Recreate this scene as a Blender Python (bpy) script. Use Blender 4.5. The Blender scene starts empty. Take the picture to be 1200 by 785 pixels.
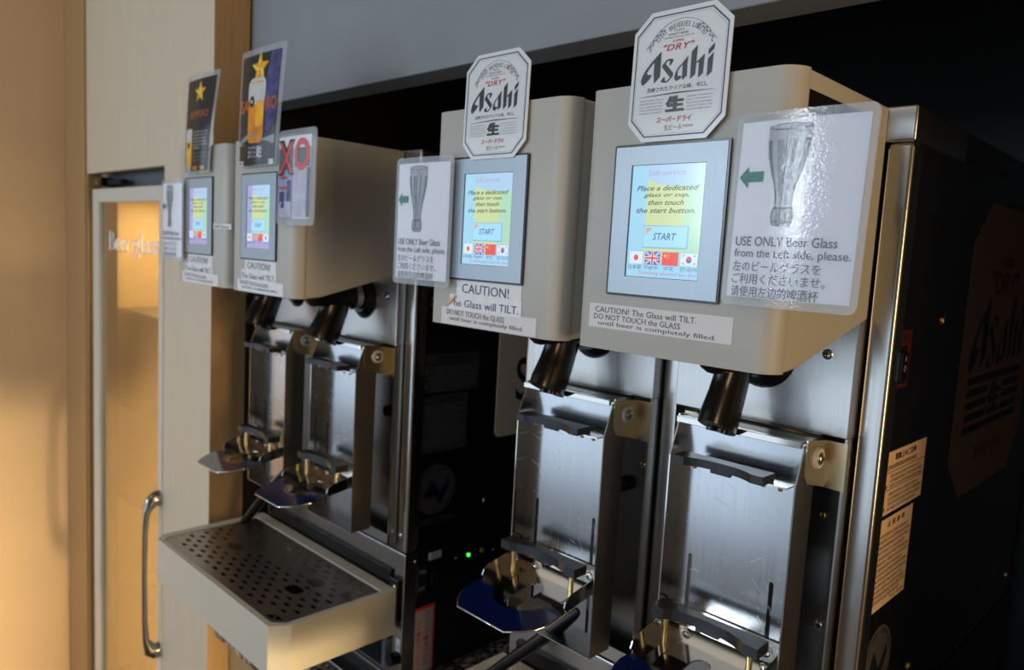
import bpy, bmesh, math, random
from mathutils import Vector, Matrix
from mathutils.geometry import tessellate_polygon
R = random.Random(4)
SC = bpy.context.scene
COL = SC.collection
Z0 = 1.65                                    # height of the lens above the floor

# ------------------------------------------------------------------ camera
cam = bpy.data.cameras.new('camera'); cam.sensor_width = 36.0; cam.lens = 26.58
cam.clip_start = 0.02
cam_o = bpy.data.objects.new('camera', cam); COL.objects.link(cam_o)
cam_o.matrix_world = Matrix(((0.70792464, -0.11444782, 0.69695365, 0),
                             (0.70417015, 0.03800918, -0.70901319, -0.6),
                             (0.05465437, 0.99270187, 0.10749837, Z0), (0, 0, 0, 1)))
SC.camera = cam_o
cam.dof.use_dof = True; cam.dof.focus_distance = 0.70; cam.dof.aperture_fstop = 6.8
# ------------------------------------------------------------------ world, lights, exposure
w = bpy.data.worlds.new('room_light'); SC.world = w; w.use_nodes = True
w.node_tree.nodes['Background'].inputs[0].default_value = (1.0, 0.86, 0.7, 1)
w.node_tree.nodes['Background'].inputs[1].default_value = 0.10
SC.view_settings.view_transform = 'Standard'; SC.view_settings.look = 'None'
SC.view_settings.gamma = 1.0; SC.view_settings.use_curve_mapping = False
SC.view_settings.exposure = 0.0

def area(name, loc, target, sx, sy, power, col):
    l = bpy.data.lights.new(name, 'AREA'); l.shape = 'RECTANGLE'; l.size = sx; l.size_y = sy
    l.energy = power; l.color = col
    o = bpy.data.objects.new(name, l); COL.objects.link(o); o.location = loc
    o.rotation_euler = (Vector(target) - Vector(loc)).to_track_quat('-Z', 'Y').to_euler()
    return o
# full height glazing of the room behind the photographer, seven bays
for k in range(7):
    xc = -7.1 + 1.18 * k + (.0 if k < 5 else .10)
    area('window_daylight', (xc, -3.3, 1.33), (xc, 0, 1.33), 1.06, 2.6, 13.0, (0.66, 0.82, 1.0))
# added bright panel, unseen, for the glare band on the nearest notice
area('glare_panel', (-2.15, -3.28, 2.12), (-2.15, 0, 2.12), 0.36, 0.70, 20.0, (0.80, 0.90, 1.0))
# added overhead fill, unseen, to lift the front faces
area('overhead_fill', (-1.2, -1.5, 2.78), (-1.2, -1.5, 0), 2.6, 0.9, 5, (1.0, 0.97, 0.92))
# added warm fill from the right, unseen, and a low one for the left wall
area('warm_fill', (2.6, -0.42, 1.45), (-2.6, 0.0, 1.35), 0.5, 1.9, 41, (1.0, 0.68, 0.34))
lo = area('low_warm_fill', (2.3, 0.19, 0.34), (-2.64, -0.12, 0.40), 0.34, 0.55, 11.5, (1.0, 0.74, 0.38)); lo.data.spread = math.radians(34)

# ------------------------------------------------------------------ materials
def mat(name, col, rough=0.5, metal=0.0, coat=0.0, emit=None, es=1.0, noise=0.0, nscale=20, stretch=None,
        bump=0.0, bscale=200, spec=0.5, rvar=0.0):
    m = bpy.data.materials.new(name); m.use_nodes = True; nt = m.node_tree
    b = nt.nodes['Principled BSDF']
    b.inputs['Base Color'].default_value = (*col, 1); b.inputs['Roughness'].default_value = rough
    b.inputs['Metallic'].default_value = metal; b.inputs['Coat Weight'].default_value = coat
    b.inputs['Specular IOR Level'].default_value = spec
    b.inputs['Coat Roughness'].default_value = 0.06
    if emit:
        b.inputs['Emission Color'].default_value = (*emit, 1); b.inputs['Emission Strength'].default_value = es
    if noise or bump or rvar:
        tc = nt.nodes.new('ShaderNodeTexCoord'); mp = nt.nodes.new('ShaderNodeMapping')
        nt.links.new(tc.outputs['Object'], mp.inputs[0])
        if stretch: mp.inputs['Scale'].default_value = stretch
        n = nt.nodes.new('ShaderNodeTexNoise'); n.inputs['Scale'].default_value = nscale
        n.inputs['Detail'].default_value = 5; nt.links.new(mp.outputs[0], n.inputs['Vector'])
        if noise:
            r = nt.nodes.new('ShaderNodeMapRange'); r.inputs[1].default_value = .3; r.inputs[2].default_value = .7
            r.inputs[3].default_value = 1 - noise; r.inputs[4].default_value = 1 + noise
            nt.links.new(n.outputs[0], r.inputs[0])
            v = nt.nodes.new('ShaderNodeVectorMath'); v.operation = 'SCALE'; v.inputs[0].default_value = col
            nt.links.new(r.outputs[0], v.inputs['Scale']); nt.links.new(v.outputs[0], b.inputs['Base Color'])
        if rvar:
            r = nt.nodes.new('ShaderNodeMapRange'); r.inputs[1].default_value = .3; r.inputs[2].default_value = .7
            r.inputs[3].default_value = max(.02, rough - rvar); r.inputs[4].default_value = rough + rvar
            nt.links.new(n.outputs[0], r.inputs[0]); nt.links.new(r.outputs[0], b.inputs['Roughness'])
        if bump:
            n2 = n
            if bscale != nscale:
                n2 = nt.nodes.new('ShaderNodeTexNoise'); n2.inputs['Scale'].default_value = bscale
                nt.links.new(mp.outputs[0], n2.inputs['Vector'])
            bp = nt.nodes.new('ShaderNodeBump'); bp.inputs['Strength'].default_value = bump
            bp.inputs['Distance'].default_value = .001
            nt.links.new(n2.outputs[0], bp.inputs['Height']); nt.links.new(bp.outputs[0], b.inputs['Normal'])
    return m

M = {}
M['head'] = mat('beige_plastic', (.49, .475, .43), .42, noise=.03, nscale=900, bump=.12, bscale=1500)
M['tray'] = mat('tray_plastic', (.58, .53, .43), .45, noise=.03, nscale=900)
M['steel'] = mat('brushed_steel', (.48, .47, .45), .24, 1, noise=.025, nscale=60, stretch=(20, 20, .5), rvar=0.0)
M['steel_face'] = mat('brushed_steel_face', (.54, .54, .53), .34, 1, noise=.07, nscale=50, stretch=(30, 30, .5), rvar=.05, bump=.10, bscale=50)
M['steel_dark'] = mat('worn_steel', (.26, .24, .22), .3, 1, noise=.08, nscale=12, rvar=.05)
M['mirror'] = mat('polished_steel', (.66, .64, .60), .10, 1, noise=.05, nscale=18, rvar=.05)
M['bracket'] = mat('satin_bracket_steel', (.62, .50, .31), .30, 1)
M['grate'] = mat('grate_steel', (.40, .37, .34), .34, 1, noise=.06, nscale=8)
M['scratch'] = mat('bright_scratch', (.80, .82, .86), .55, 1)
M['handle'] = mat('dark_chrome', (.30, .29, .27), .12, 1)
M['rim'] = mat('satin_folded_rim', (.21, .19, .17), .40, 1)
M['chrome'] = mat('chrome', (.75, .74, .72), .08, 1)
M['brass'] = mat('brass', (.75, .55, .25), .2, 1)
M['black_side'] = mat('black_gloss_panel', (.006, .006, .008), .16, 0, spec=.5, noise=.2, nscale=8)
M['black_low'] = mat('black_lower_panel', (.008, .008, .010), .25)
M['black'] = mat('black_plastic', (.005, .005, .006), .22, spec=.4)
M['rubber'] = mat('black_rubber', (.009, .009, .011), .40)
M['alcove'] = mat('black_board', (.004, .004, .005), .6)
M['hole'] = mat('dark_hole', (.004, .004, .004), .9)
M['blue'] = mat('navy_enamel', (.004, .012, .075), .10, coat=1)
M['panel'] = mat('brushed_aluminium', (.40, .47, .53), .40, .45, noise=.10, nscale=60, stretch=(40, 40, 1), rvar=.05)
M['panel_rim'] = mat('panel_rim', (.012, .010, .014), .25)
M['beam'] = mat('grey_beam', (.25, .27, .295), .55, noise=.05, nscale=6, bump=.05, bscale=300)
M['paper'] = mat('white_paper', (.90, .87, .90), .5, coat=.25)
M['photo_paper'] = mat('dark_poster_paper', (.014, .011, .009), .5)
M['oct'] = mat('coated_card', (.78, .82, .83), .18, coat=.6, bump=.03, bscale=40)
M['sticker'] = mat('beige_sticker', (.74, .69, .66), .4)
M['tape'] = mat('white_tape', (.80, .80, .80), .25, noise=.05, nscale=90, bump=.2, bscale=300)
M['side_sticker'] = mat('manila_sticker', (.78, .54, .36), .5)
M['board_cream'] = mat('cream_board', (.80, .66, .50), .5)
M['oct_side'] = mat('brown_decal', (.15, .085, .065), .4)
M['ink'] = mat('black_ink', (.02, .02, .03), .4)
M['ink_grey'] = mat('grey_ink', (.16, .16, .18), .4)
M['ink_pale'] = mat('pale_ink', (.36, .38, .42), .4)
M['ink_navy'] = mat('navy_ink', (.03, .03, .12), .4)
M['logo'] = mat('charcoal_ink', (.03, .035, .04), .3)
M['ink_gold'] = mat('gold_ink', (.32, .27, .17), .35)
M['red'] = mat('red_ink', (.55, .02, .05), .4)
M['decal_red'] = mat('maroon_decal_ink', (.06, .008, .010), .4)
M['decal_navy'] = mat('navy_decal_ink', (.004, .005, .014), .4)
M['coral'] = mat('coral_ink', (.75, .09, .07), .4)
M['green'] = mat('green_ink', (.03, .25, .17), .4)
M['orange'] = mat('orange_ink', (.65, .14, .03), .4)
M['beer'] = mat('beer_amber_ink', (.85, .33, .02), .4, noise=.25, nscale=25)
M['beer_gold'] = mat('beer_gold_ink', (.95, .55, .04), .4, noise=.2, nscale=30)
M['foam'] = mat('foam_ink', (.70, .68, .62), .4, noise=.08, nscale=40)
M['star'] = mat('star_gold', (1.0, .50, .02), .3, noise=.35, nscale=40)
M['star_hi'] = mat('star_highlight', (1.0, .85, .22), .3)
M['violet'] = mat('violet_ink', (.09, .08, .24), .4, noise=.6, nscale=60)
M['pale_blue'] = mat('pale_blue_ink', (.38, .43, .60), .4, noise=.25, nscale=70)
M['lilac'] = mat('lilac_ink', (.62, .58, .68), .4, noise=.15, nscale=60)
M['white'] = mat('white_ink', (.78, .78, .78), .45)
M['glassgrey'] = mat('glass_drawing_grey', (.27, .29, .32), .4, noise=.3, nscale=90, stretch=(4, 1, 1))
M['glasslight'] = mat('glass_drawing_light', (.48, .49, .52), .4, noise=.15, nscale=90)
M['glassdark'] = mat('glass_drawing_dark', (.10, .11, .12), .4)
M['letter'] = mat('frosted_lettering', (.95, .92, .92), .6)
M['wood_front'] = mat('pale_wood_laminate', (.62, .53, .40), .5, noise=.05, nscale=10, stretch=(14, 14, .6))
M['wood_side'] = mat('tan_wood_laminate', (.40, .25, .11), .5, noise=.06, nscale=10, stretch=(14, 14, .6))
M['wall'] = mat('tan_wallpaper', (.58, .42, .26), .6, noise=.03, nscale=5, bump=.1, bscale=60)
M['cabinet_inside'] = mat('cabinet_interior', (.80, .55, .24), .5)
M['reflect_dark'] = mat('dark_reflection_band', (.16, .12, .07), .5)
M['cream_frame'] = mat('cream_door_frame', (.62, .60, .52), .4)
M['white_part'] = mat('white_nylon', (.62, .58, .52), .35)
M['vent_grey'] = mat('blue_grey_vent', (.10, .13, .17), .4)
M['floor'] = mat('wood_floor', (.16, .11, .07), .4, noise=.2, nscale=6, stretch=(1, 8, 1))
M['room'] = mat('room_paint', (.35, .29, .22), .7)
M['yellow_dim'] = mat('yellow_lens', (.28, .22, .01), .2)
M['red_label'] = mat('red_label', (.80, .06, .04), .45)
M['pinkpaper'] = mat('pale_pink_label', (.50, .42, .40), .45)

def em(name, c, s=1.0): M[name] = mat(name, (.02, .02, .02), .15, emit=c, es=s)
em('scr_blue', (.36, .68, .88), .95); em('scr_blue2', (.42, .64, .86), .95); em('scr_yellow', (.62, .74, .36), .92)
em('scr_green', (.44, .74, .52), .92); em('scr_text', (.04, .07, .05), .8); em('scr_pink', (.42, .34, .62), 1)
em('scr_btn', (.36, .70, .92), 1); em('scr_edge', (.16, .38, .70), 1); em('scr_navy', (.05, .09, .22), 1)
em('scr_orange', (.70, .36, .16), 1); em('scr_white', (.66, .80, .90), 1); em('scr_red', (.80, .07, .05), 1)
em('scr_royal', (.03, .14, .62), 1); em('scr_gold', (.9, .72, .05), 1); em('scr_magenta', (.55, .12, .35), 1)
em('scr_lilac', (.42, .44, .78), .85); em('led_green', (.08, 1.0, .05), 2.2)

def granite():
    m = bpy.data.materials.new('speckled_granite'); m.use_nodes = True; nt = m.node_tree; b = nt.nodes['Principled BSDF']
    tc = nt.nodes.new('ShaderNodeTexCoord'); v = nt.nodes.new('ShaderNodeTexVoronoi'); v.inputs['Scale'].default_value = 130
    nt.links.new(tc.outputs['Object'], v.inputs['Vector'])
    cr = nt.nodes.new('ShaderNodeValToRGB'); nt.links.new(v.outputs['Color'], cr.inputs[0])
    cr.color_ramp.elements[0].position = .25; cr.color_ramp.elements[0].color = (.015, .013, .012, 1)
    cr.color_ramp.elements[1].position = .8; cr.color_ramp.elements[1].color = (.42, .38, .36, 1)
    e = cr.color_ramp.elements.new(.5); e.color = (.11, .085, .075, 1)
    nt.links.new(cr.outputs[0], b.inputs['Base Color']); b.inputs['Roughness'].default_value = .15
    return m
M['granite'] = granite()

def film(name, tint, rough, bump, scale, opac):
    """clear plastic film: mostly see-through, a little milky, with a wavy gloss"""
    m = bpy.data.materials.new(name); m.use_nodes = True; nt = m.node_tree; nt.nodes.clear()
    out = nt.nodes.new('ShaderNodeOutputMaterial'); tr = nt.nodes.new('ShaderNodeBsdfTransparent')
    pb = nt.nodes.new('ShaderNodeBsdfDiffuse'); pb.inputs[0].default_value = (*tint, 1)
    gl = nt.nodes.new('ShaderNodeBsdfGlossy'); gl.inputs['Roughness'].default_value = rough
    fr = nt.nodes.new('ShaderNodeFresnel'); fr.inputs[0].default_value = 1.5
    tc = nt.nodes.new('ShaderNodeTexCoord')
    n = nt.nodes.new('ShaderNodeTexNoise'); n.inputs['Scale'].default_value = scale; n.inputs['Detail'].default_value = 3
    nt.links.new(tc.outputs['Object'], n.inputs['Vector'])
    bp = nt.nodes.new('ShaderNodeBump'); bp.inputs['Strength'].default_value = bump; bp.inputs['Distance'].default_value = .002
    nt.links.new(n.outputs[0], bp.inputs['Height'])
    nt.links.new(bp.outputs[0], gl.inputs['Normal']); nt.links.new(bp.outputs[0], fr.inputs['Normal'])
    m1 = nt.nodes.new('ShaderNodeMixShader'); m1.inputs[0].default_value = opac
    nt.links.new(tr.outputs[0], m1.inputs[1]); nt.links.new(pb.outputs[0], m1.inputs[2])
    m2 = nt.nodes.new('ShaderNodeMixShader'); nt.links.new(fr.outputs[0], m2.inputs[0])
    nt.links.new(m1.outputs[0], m2.inputs[1]); nt.links.new(gl.outputs[0], m2.inputs[2])
    nt.links.new(m2.outputs[0], out.inputs[0])
    return m
M['film'] = film('clear_laminate', (.72, .74, .78), .05, .13, 330, .03)
M['film_flat'] = film('clear_laminate_smooth', (.66, .66, .68), .10, .06, 60, .02)
M['film_back'] = film('milky_laminate_margin', (.66, .68, .71), .12, .2, 200, .45)

def door_glass():
    m = bpy.data.materials.new('reflective_door_glass'); m.use_nodes = True; nt = m.node_tree; nt.nodes.clear()
    out = nt.nodes.new('ShaderNodeOutputMaterial'); tr = nt.nodes.new('ShaderNodeBsdfTransparent')
    tr.inputs[0].default_value = (.9, .9, .9, 1)
    gl = nt.nodes.new('ShaderNodeBsdfGlossy'); gl.inputs['Roughness'].default_value = .03
    gl.inputs[0].default_value = (1, .94, .80, 1)
    mx = nt.nodes.new('ShaderNodeMixShader'); mx.inputs[0].default_value = .52
    nt.links.new(tr.outputs[0], mx.inputs[1]); nt.links.new(gl.outputs[0], mx.inputs[2])
    nt.links.new(mx.outputs[0], out.inputs[0])
    return m
M['door_glass'] = door_glass()

def scratched():
    """scratched satin steel of the cradle plates"""
    m = bpy.data.materials.new('scratched_satin_steel'); m.use_nodes = True; nt = m.node_tree; b = nt.nodes['Principled BSDF']
    b.inputs['Metallic'].default_value = 1
    tc = nt.nodes.new('ShaderNodeTexCoord'); mp = nt.nodes.new('ShaderNodeMapping')
    mp.inputs['Scale'].default_value = (30, 30, .6); nt.links.new(tc.outputs['Object'], mp.inputs[0])
    n = nt.nodes.new('ShaderNodeTexNoise'); n.inputs['Scale'].default_value = 25; n.inputs['Detail'].default_value = 4
    nt.links.new(mp.outputs[0], n.inputs['Vector'])
    r = nt.nodes.new('ShaderNodeMapRange'); r.inputs[3].default_value = .13; r.inputs[4].default_value = .26
    nt.links.new(n.outputs[0], r.inputs[0])
    nt.links.new(r.outputs[0], b.inputs['Roughness']); b.inputs['Base Color'].default_value = (.52, .54, .57, 1)
    return m
M['scratched'] = scratched()

# ------------------------------------------------------------------ mesh helpers
_txt = {}
def text_geo(s, shear=0.0, bold=0.0, res=2, space=1.0):
    k = (s, shear, bold, res, space)
    if k in _txt: return _txt[k]
    c = bpy.data.curves.new('t', 'FONT'); c.body = s; c.size = 1; c.shear = shear; c.offset = bold
    c.resolution_u = res; c.space_character = space
    o = bpy.data.objects.new('t', c); COL.objects.link(o); bpy.context.view_layer.update()
    me = o.evaluated_get(bpy.context.evaluated_depsgraph_get()).to_mesh()
    vs = [(v.co.x, v.co.y) for v in me.vertices]; fs = [tuple(p.vertices) for p in me.polygons]
    bpy.data.objects.remove(o); bpy.data.curves.remove(c)
    _txt[k] = (vs, fs); return vs, fs

def FXZ(y):  return lambda u, v, n: (u, y - n, v)          # faces the room (-Y)
def FR(x):   return lambda u, v, n: (x + n, u, v)          # faces right (+X)
def FL(x):   return lambda u, v, n: (x - n, -u, v)         # faces left (-X)
def FTOP(z): return lambda u, v, n: (u, v, z + n)

class MB:
    def __init__(s): s.v = []; s.f = []; s.m = []; s.sm = []; s.names = []
    def mi(s, m):
        if m not in s.names: s.names.append(m)
        return s.names.index(m)
    def add(s, vs, fs, m, smooth=False):
        b = len(s.v); s.v += [tuple(p) for p in vs]; k = s.mi(m)
        for f in fs: s.f.append(tuple(b + i for i in f)); s.m.append(k); s.sm.append(smooth)
        return s
    def box(s, x0, x1, y0, y1, z0, z1, m):
        vs = [(x, y, z) for x in (x0, x1) for y in (y0, y1) for z in (z0, z1)]
        return s.add(vs, [(0, 1, 3, 2), (4, 6, 7, 5), (0, 4, 5, 1), (2, 3, 7, 6), (0, 2, 6, 4), (1, 5, 7, 3)], m)
    def poly(s, pts, F, n, m):                              # flat, thin print
        tri = tessellate_polygon([[Vector((a, b, 0)) for a, b in pts]])
        return s.add([F(a, b, n) for a, b in pts], tri, m)
    def rect(s, u0, u1, v0, v1, F, n, m): return s.poly([(u0, v0), (u1, v0), (u1, v1), (u0, v1)], F, n, m)
    def ext(s, pts, F, n0, n1, m, smooth=False):            # solid prism
        k = len(pts); tri = tessellate_polygon([[Vector((a, b, 0)) for a, b in pts]])
        vs = [F(a, b, n0) for a, b in pts] + [F(a, b, n1) for a, b in pts]
        s.add(vs, [t[::-1] for t in tri] + [tuple(i + k for i in t) for t in tri], m)
        return s.add(vs, [(i, (i + 1) % k, k + (i + 1) % k, k + i) for i in range(k)], m, smooth)
    def cyl(s, p0, p1, r0, r1, m, seg=20, smooth=True):
        p0 = Vector(p0); p1 = Vector(p1); d = (p1 - p0).normalized()
        a = d.orthogonal().normalized(); b = d.cross(a)
        ring = lambda p, r: [p + (a * math.cos(2 * math.pi * i / seg) + b * math.sin(2 * math.pi * i / seg)) * r for i in range(seg)]
        vs = ring(p0, r0) + ring(p1, r1)
        s.add(vs, [(i, (i + 1) % seg, seg + (i + 1) % seg, seg + i) for i in range(seg)], m, smooth)
        s.add(ring(p0, r0), [tuple(range(seg))[::-1]], m); s.add(ring(p1, r1), [tuple(range(seg))], m)
        return s
    def ball(s, c, r, m, squash=(1, 1, 1), seg=14, rings=8):
        vs = []; fs = []
        for j in range(rings + 1):
            t = math.pi * j / rings
            for i in range(seg):
                p = 2 * math.pi * i / seg
                vs.append((c[0] + r * squash[0] * math.sin(t) * math.cos(p), c[1] + r * squash[1] * math.sin(t) * math.sin(p), c[2] + r * squash[2] * math.cos(t)))
        for j in range(rings):
            for i in range(seg): fs.append((j * seg + i, j * seg + (i + 1) % seg, (j + 1) * seg + (i + 1) % seg, (j + 1) * seg + i))
        return s.add(vs, fs, m, True)
    def tube(s, pts, rad, m, seg=12, sq=None):
        """swept tube; rad a number or a list; sq=(a,b) flattens the section"""
        P = [Vector(p) for p in pts]; n = len(P); rad = rad if isinstance(rad, (list, tuple)) else [rad] * n
        vs = []; up = None
        for i, p in enumerate(P):
            d = (P[min(i + 1, n - 1)] - P[max(i - 1, 0)]).normalized()
            if up is None: up = d.orthogonal().normalized() if not sq else Vector((1, 0, 0))
            up = (up - d * up.dot(d)).normalized(); b = d.cross(up)
            for k in range(seg):
                a = 2 * math.pi * k / seg; ca, sa = math.cos(a), math.sin(a)
                if sq: ca *= sq[0]; sa *= sq[1]
                vs.append(p + (up * ca + b * sa) * rad[i])
        fs = [(i * seg + k, i * seg + (k + 1) % seg, (i + 1) * seg + (k + 1) % seg, (i + 1) * seg + k) for i in range(n - 1) for k in range(seg)]
        s.add(vs, fs, m, True)
        s.add(vs[:seg], [tuple(range(seg))[::-1]], m); s.add(vs[-seg:], [tuple(range(seg))], m)
        return s
    def text(s, t, u0, u1, v0, v1, F, n, m, shear=0.0, bold=0.0, mid=0.0, space=1.0, res=2):
        """text squeezed to the box u0..u1, v0..v1 measured in the photograph; mid lifts the right end"""
        vs, fs = text_geo(t, shear, bold, res, space)
        if not vs: return s
        a0 = min(p[0] for p in vs); a1 = max(p[0] for p in vs); b0 = min(p[1] for p in vs); b1 = max(p[1] for p in vs)
        out = []
        for a, b in vs:
            q = (a - a0) / (a1 - a0)
            out.append(F(u0 + q * (u1 - u0), v0 + (b - b0) / (b1 - b0) * (v1 - v0) + mid * q, n))
        return s.add(out, fs, m)
    def arc_text(s, t, cx, cz, r, a0, a1, h, F, n, m, bold=0.0):
        k = len(t)
        for i, ch in enumerate(t):
            if ch == ' ': continue
            vs, fs = text_geo(ch, 0, bold); a = math.radians(a0 + (a1 - a0) * (i + .5) / k)
            x0 = min(p[0] for p in vs); x1 = max(p[0] for p in vs); wd = abs(math.radians(a1 - a0)) * r / k * .74
            sc = h / .70; sx = min(sc, wd / max(x1 - x0, .3))
            out = []
            for x, y in vs:
                lx = (x - (x0 + x1) / 2) * sx; ly = y * sc
                out.append(F(cx + (r + ly) * math.cos(a) + lx * math.sin(a), cz + (r + ly) * math.sin(a) - lx * math.cos(a), n))
            s.add(out, fs, m)
        return s
    def build(s, name, parent=None, origin=None, bevel=0.0, seg=2, weld=False, angle=40):
        if origin is None:
            origin = Vector((0, 0, 0))
            if parent is not None: origin = ORG[parent.name]
        origin = Vector(origin)
        me = bpy.data.meshes.new(name)
        me.from_pydata([Vector(p) - origin for p in s.v], [], s.f)
        for n in s.names: me.materials.append(M[n])
        me.polygons.foreach_set('material_index', s.m); me.polygons.foreach_set('use_smooth', s.sm)
        if weld:
            bm = bmesh.new(); bm.from_mesh(me); bmesh.ops.remove_doubles(bm, verts=bm.verts, dist=1e-6)
            bmesh.ops.recalc_face_normals(bm, faces=bm.faces); bm.to_mesh(me); bm.free()
        me.update()
        o = bpy.data.objects.new(name, me); COL.objects.link(o)
        ORG[o.name] = origin
        if parent is not None: o.parent = parent
        else: o.location = origin + Vector((0, 0, Z0))
        if bevel:
            b = o.modifiers.new('bevel', 'BEVEL'); b.width = bevel; b.segments = seg; b.limit_method = 'ANGLE'
            b.angle_limit = math.radians(angle); b.harden_normals = False
            if seg > 2:
                for p in me.polygons: p.use_smooth = True
        return o
ORG = {}
def tag(o, label=None, cat=None, group=None, kind=None):
    if label: o['label'] = label
    if cat: o['category'] = cat
    if group: o['group'] = group
    if kind: o['kind'] = kind
    return o
def thing(name, label, cat, loc, group=None):
    o = bpy.data.objects.new(name, None); COL.objects.link(o); o.empty_display_size = .05
    o.location = Vector(loc) + Vector((0, 0, Z0)); ORG[o.name] = Vector(loc)
    return tag(o, label, cat, group)
def rrect(u0, u1, v0, v1, r, n=5):
    out = []
    for cx, cy, a in ((u1 - r, v1 - r, 0), (u0 + r, v1 - r, 90), (u0 + r, v0 + r, 180), (u1 - r, v0 + r, 270)):
        for i in range(n + 1):
            t = math.radians(a + 90 * i / n); out.append((cx + r * math.cos(t), cy + r * math.sin(t)))
    return out
def ell(cx, cy, rx, ry, n=20, a0=0, a1=360):
    return [(cx + rx * math.cos(math.radians(a0 + (a1 - a0) * i / n)), cy + ry * math.sin(math.radians(a0 + (a1 - a0) * i / n))) for i in range(n)]
def holed_sheet(outer, holes, F, t, m, mb):
    """sheet with real holes, filled by a 2D curve, thickness t"""
    c = bpy.data.curves.new('h', 'CURVE'); c.dimensions = '2D'; c.fill_mode = 'BOTH'; c.extrude = t / 2
    for pl in [outer] + holes:
        sp = c.splines.new('POLY'); sp.points.add(len(pl) - 1); sp.use_cyclic_u = True
        for i, (a, b) in enumerate(pl): sp.points[i].co = (a, b, 0, 1)
    o = bpy.data.objects.new('h', c); COL.objects.link(o); bpy.context.view_layer.update()
    me = o.evaluated_get(bpy.context.evaluated_depsgraph_get()).to_mesh()
    mb.add([F(v.co.x, v.co.y, v.co.z) for v in me.vertices], [tuple(p.vertices) for p in me.polygons], m)
    bpy.data.objects.remove(o); bpy.data.curves.remove(c)

# ------------------------------------------------------------------ the room and the alcove
S = lambda o: tag(o, kind='structure')
FLR = -Z0
WX = -2.64                                     # left wall
S(MB().box(WX, 3.2, -3.5, 1.1, FLR - .05, FLR, 'floor').box(-9, WX, -3.5, 1.1, FLR - .05, FLR, 'floor').build('floor'))
S(MB().box(WX - .3, WX, -.55, .098, FLR, 1.25, 'wall').build('wall_left'))
S(MB().box(WX, 3.2, -3.5, .0, 1.2, 1.25, 'room').build('ceiling'))
S(MB().box(3.2, 3.25, -3.5, 1.1, FLR, -.95, 'room').build('wall_right'))
# black interior of the alcove
S(MB().box(-1.75, 1.3, 1.05, 1.10, FLR, .9, 'alcove').build('wall_back'))
S(MB().box(-1.60, -1.598, .182, 1.05, -.8, .9, 'alcove').build('trim_1'))
S(MB().box(.46, .50, .14, 1.05, FLR, 1.2, 'wood_side').build('wall_alcove_side'))
S(MB().box(-1.6, .46, .182, 1.05, .62, .64, 'alcove').build('ceiling_alcove'))
# grey beam above the alcove
S(MB().box(-1.598, .46, .18, .24, .281, 1.2, 'beam').build('beam', bevel=.002))
# front panels of the built-in cupboard wall
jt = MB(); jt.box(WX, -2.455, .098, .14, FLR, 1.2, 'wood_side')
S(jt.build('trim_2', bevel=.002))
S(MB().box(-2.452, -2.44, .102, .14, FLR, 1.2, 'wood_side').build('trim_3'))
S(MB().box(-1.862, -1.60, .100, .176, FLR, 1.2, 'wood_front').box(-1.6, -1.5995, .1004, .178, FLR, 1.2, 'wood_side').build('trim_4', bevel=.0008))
cup = thing('wall_cupboard', 'pale wood cupboard front above the beer glass cabinet', 'cupboard', (-2.15, .12, .16))
MB().box(-2.438, -1.862, .100, .118, .160, 1.19, 'wood_front').build('door_panel', cup, bevel=.001)
MB().box(-2.438, -1.862, .12, .6, .165, 1.19, 'wood_side').build('carcass', cup)
# glass-fronted cabinet for the beer glasses
fr = thing('glass_cabinet', 'cream framed cabinet with reflective glass door lettered Beer glass', 'cabinet', (-2.12, .12, FLR))
b = MB(); b.box(-2.40, -1.864, .60, .62, FLR, .12, 'cabinet_inside').box(-2.41, -2.39, .13, .62, FLR, .12, 'cabinet_inside')
b.box(-1.88, -1.864, .13, .62, FLR, .12, 'cabinet_inside').box(-2.41, -1.864, .13, .62, .10, .118, 'cream_frame')
b.build('carcass', fr)
dz0, dz1 = FLR + .08, .115
b = MB(); b.box(-2.385, -2.335, .098, .13, dz0, dz1, 'cream_frame').box(-1.892, -1.866, .098, .13, dz0, dz1, 'cream_frame')
b.box(-2.335, -1.892, .098, .13, .078, dz1, 'cream_frame').box(-2.335, -1.892, .098, .13, dz0, dz0 + .06, 'cream_frame')
dr = b.build('door', fr, bevel=.003)
MB().box(-2.335, -1.892, .108, .112, dz0 + .06, .078, 'door_glass').build('pane', dr)
for z in [FLR + .3 + .28 * i for i in range(5)]: MB().box(-2.38, -1.88, .16, .58, z, z + .008, 'steel_dark').build('shelf', fr)
b = MB(); b.box(-2.334, -2.228, .1130, .1145, -1.5, .077, 'reflect_dark'); tag(b.build('dark_reflection_strip', fr), 'grey brown band painted as the dark reflection at the left of the glass')  # matt band stands in for a dark reflection in the pane
for xx in (-2.325, -2.311):
    b = MB()
    for i in range(146): b.box(xx, xx + .009, .1122, .1129, -1.5 + i * .0095, -1.5 + i * .0095 + .006, 'wood_side')
    tag(b.build('ribbed_strip', fr), kind='stuff')
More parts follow.
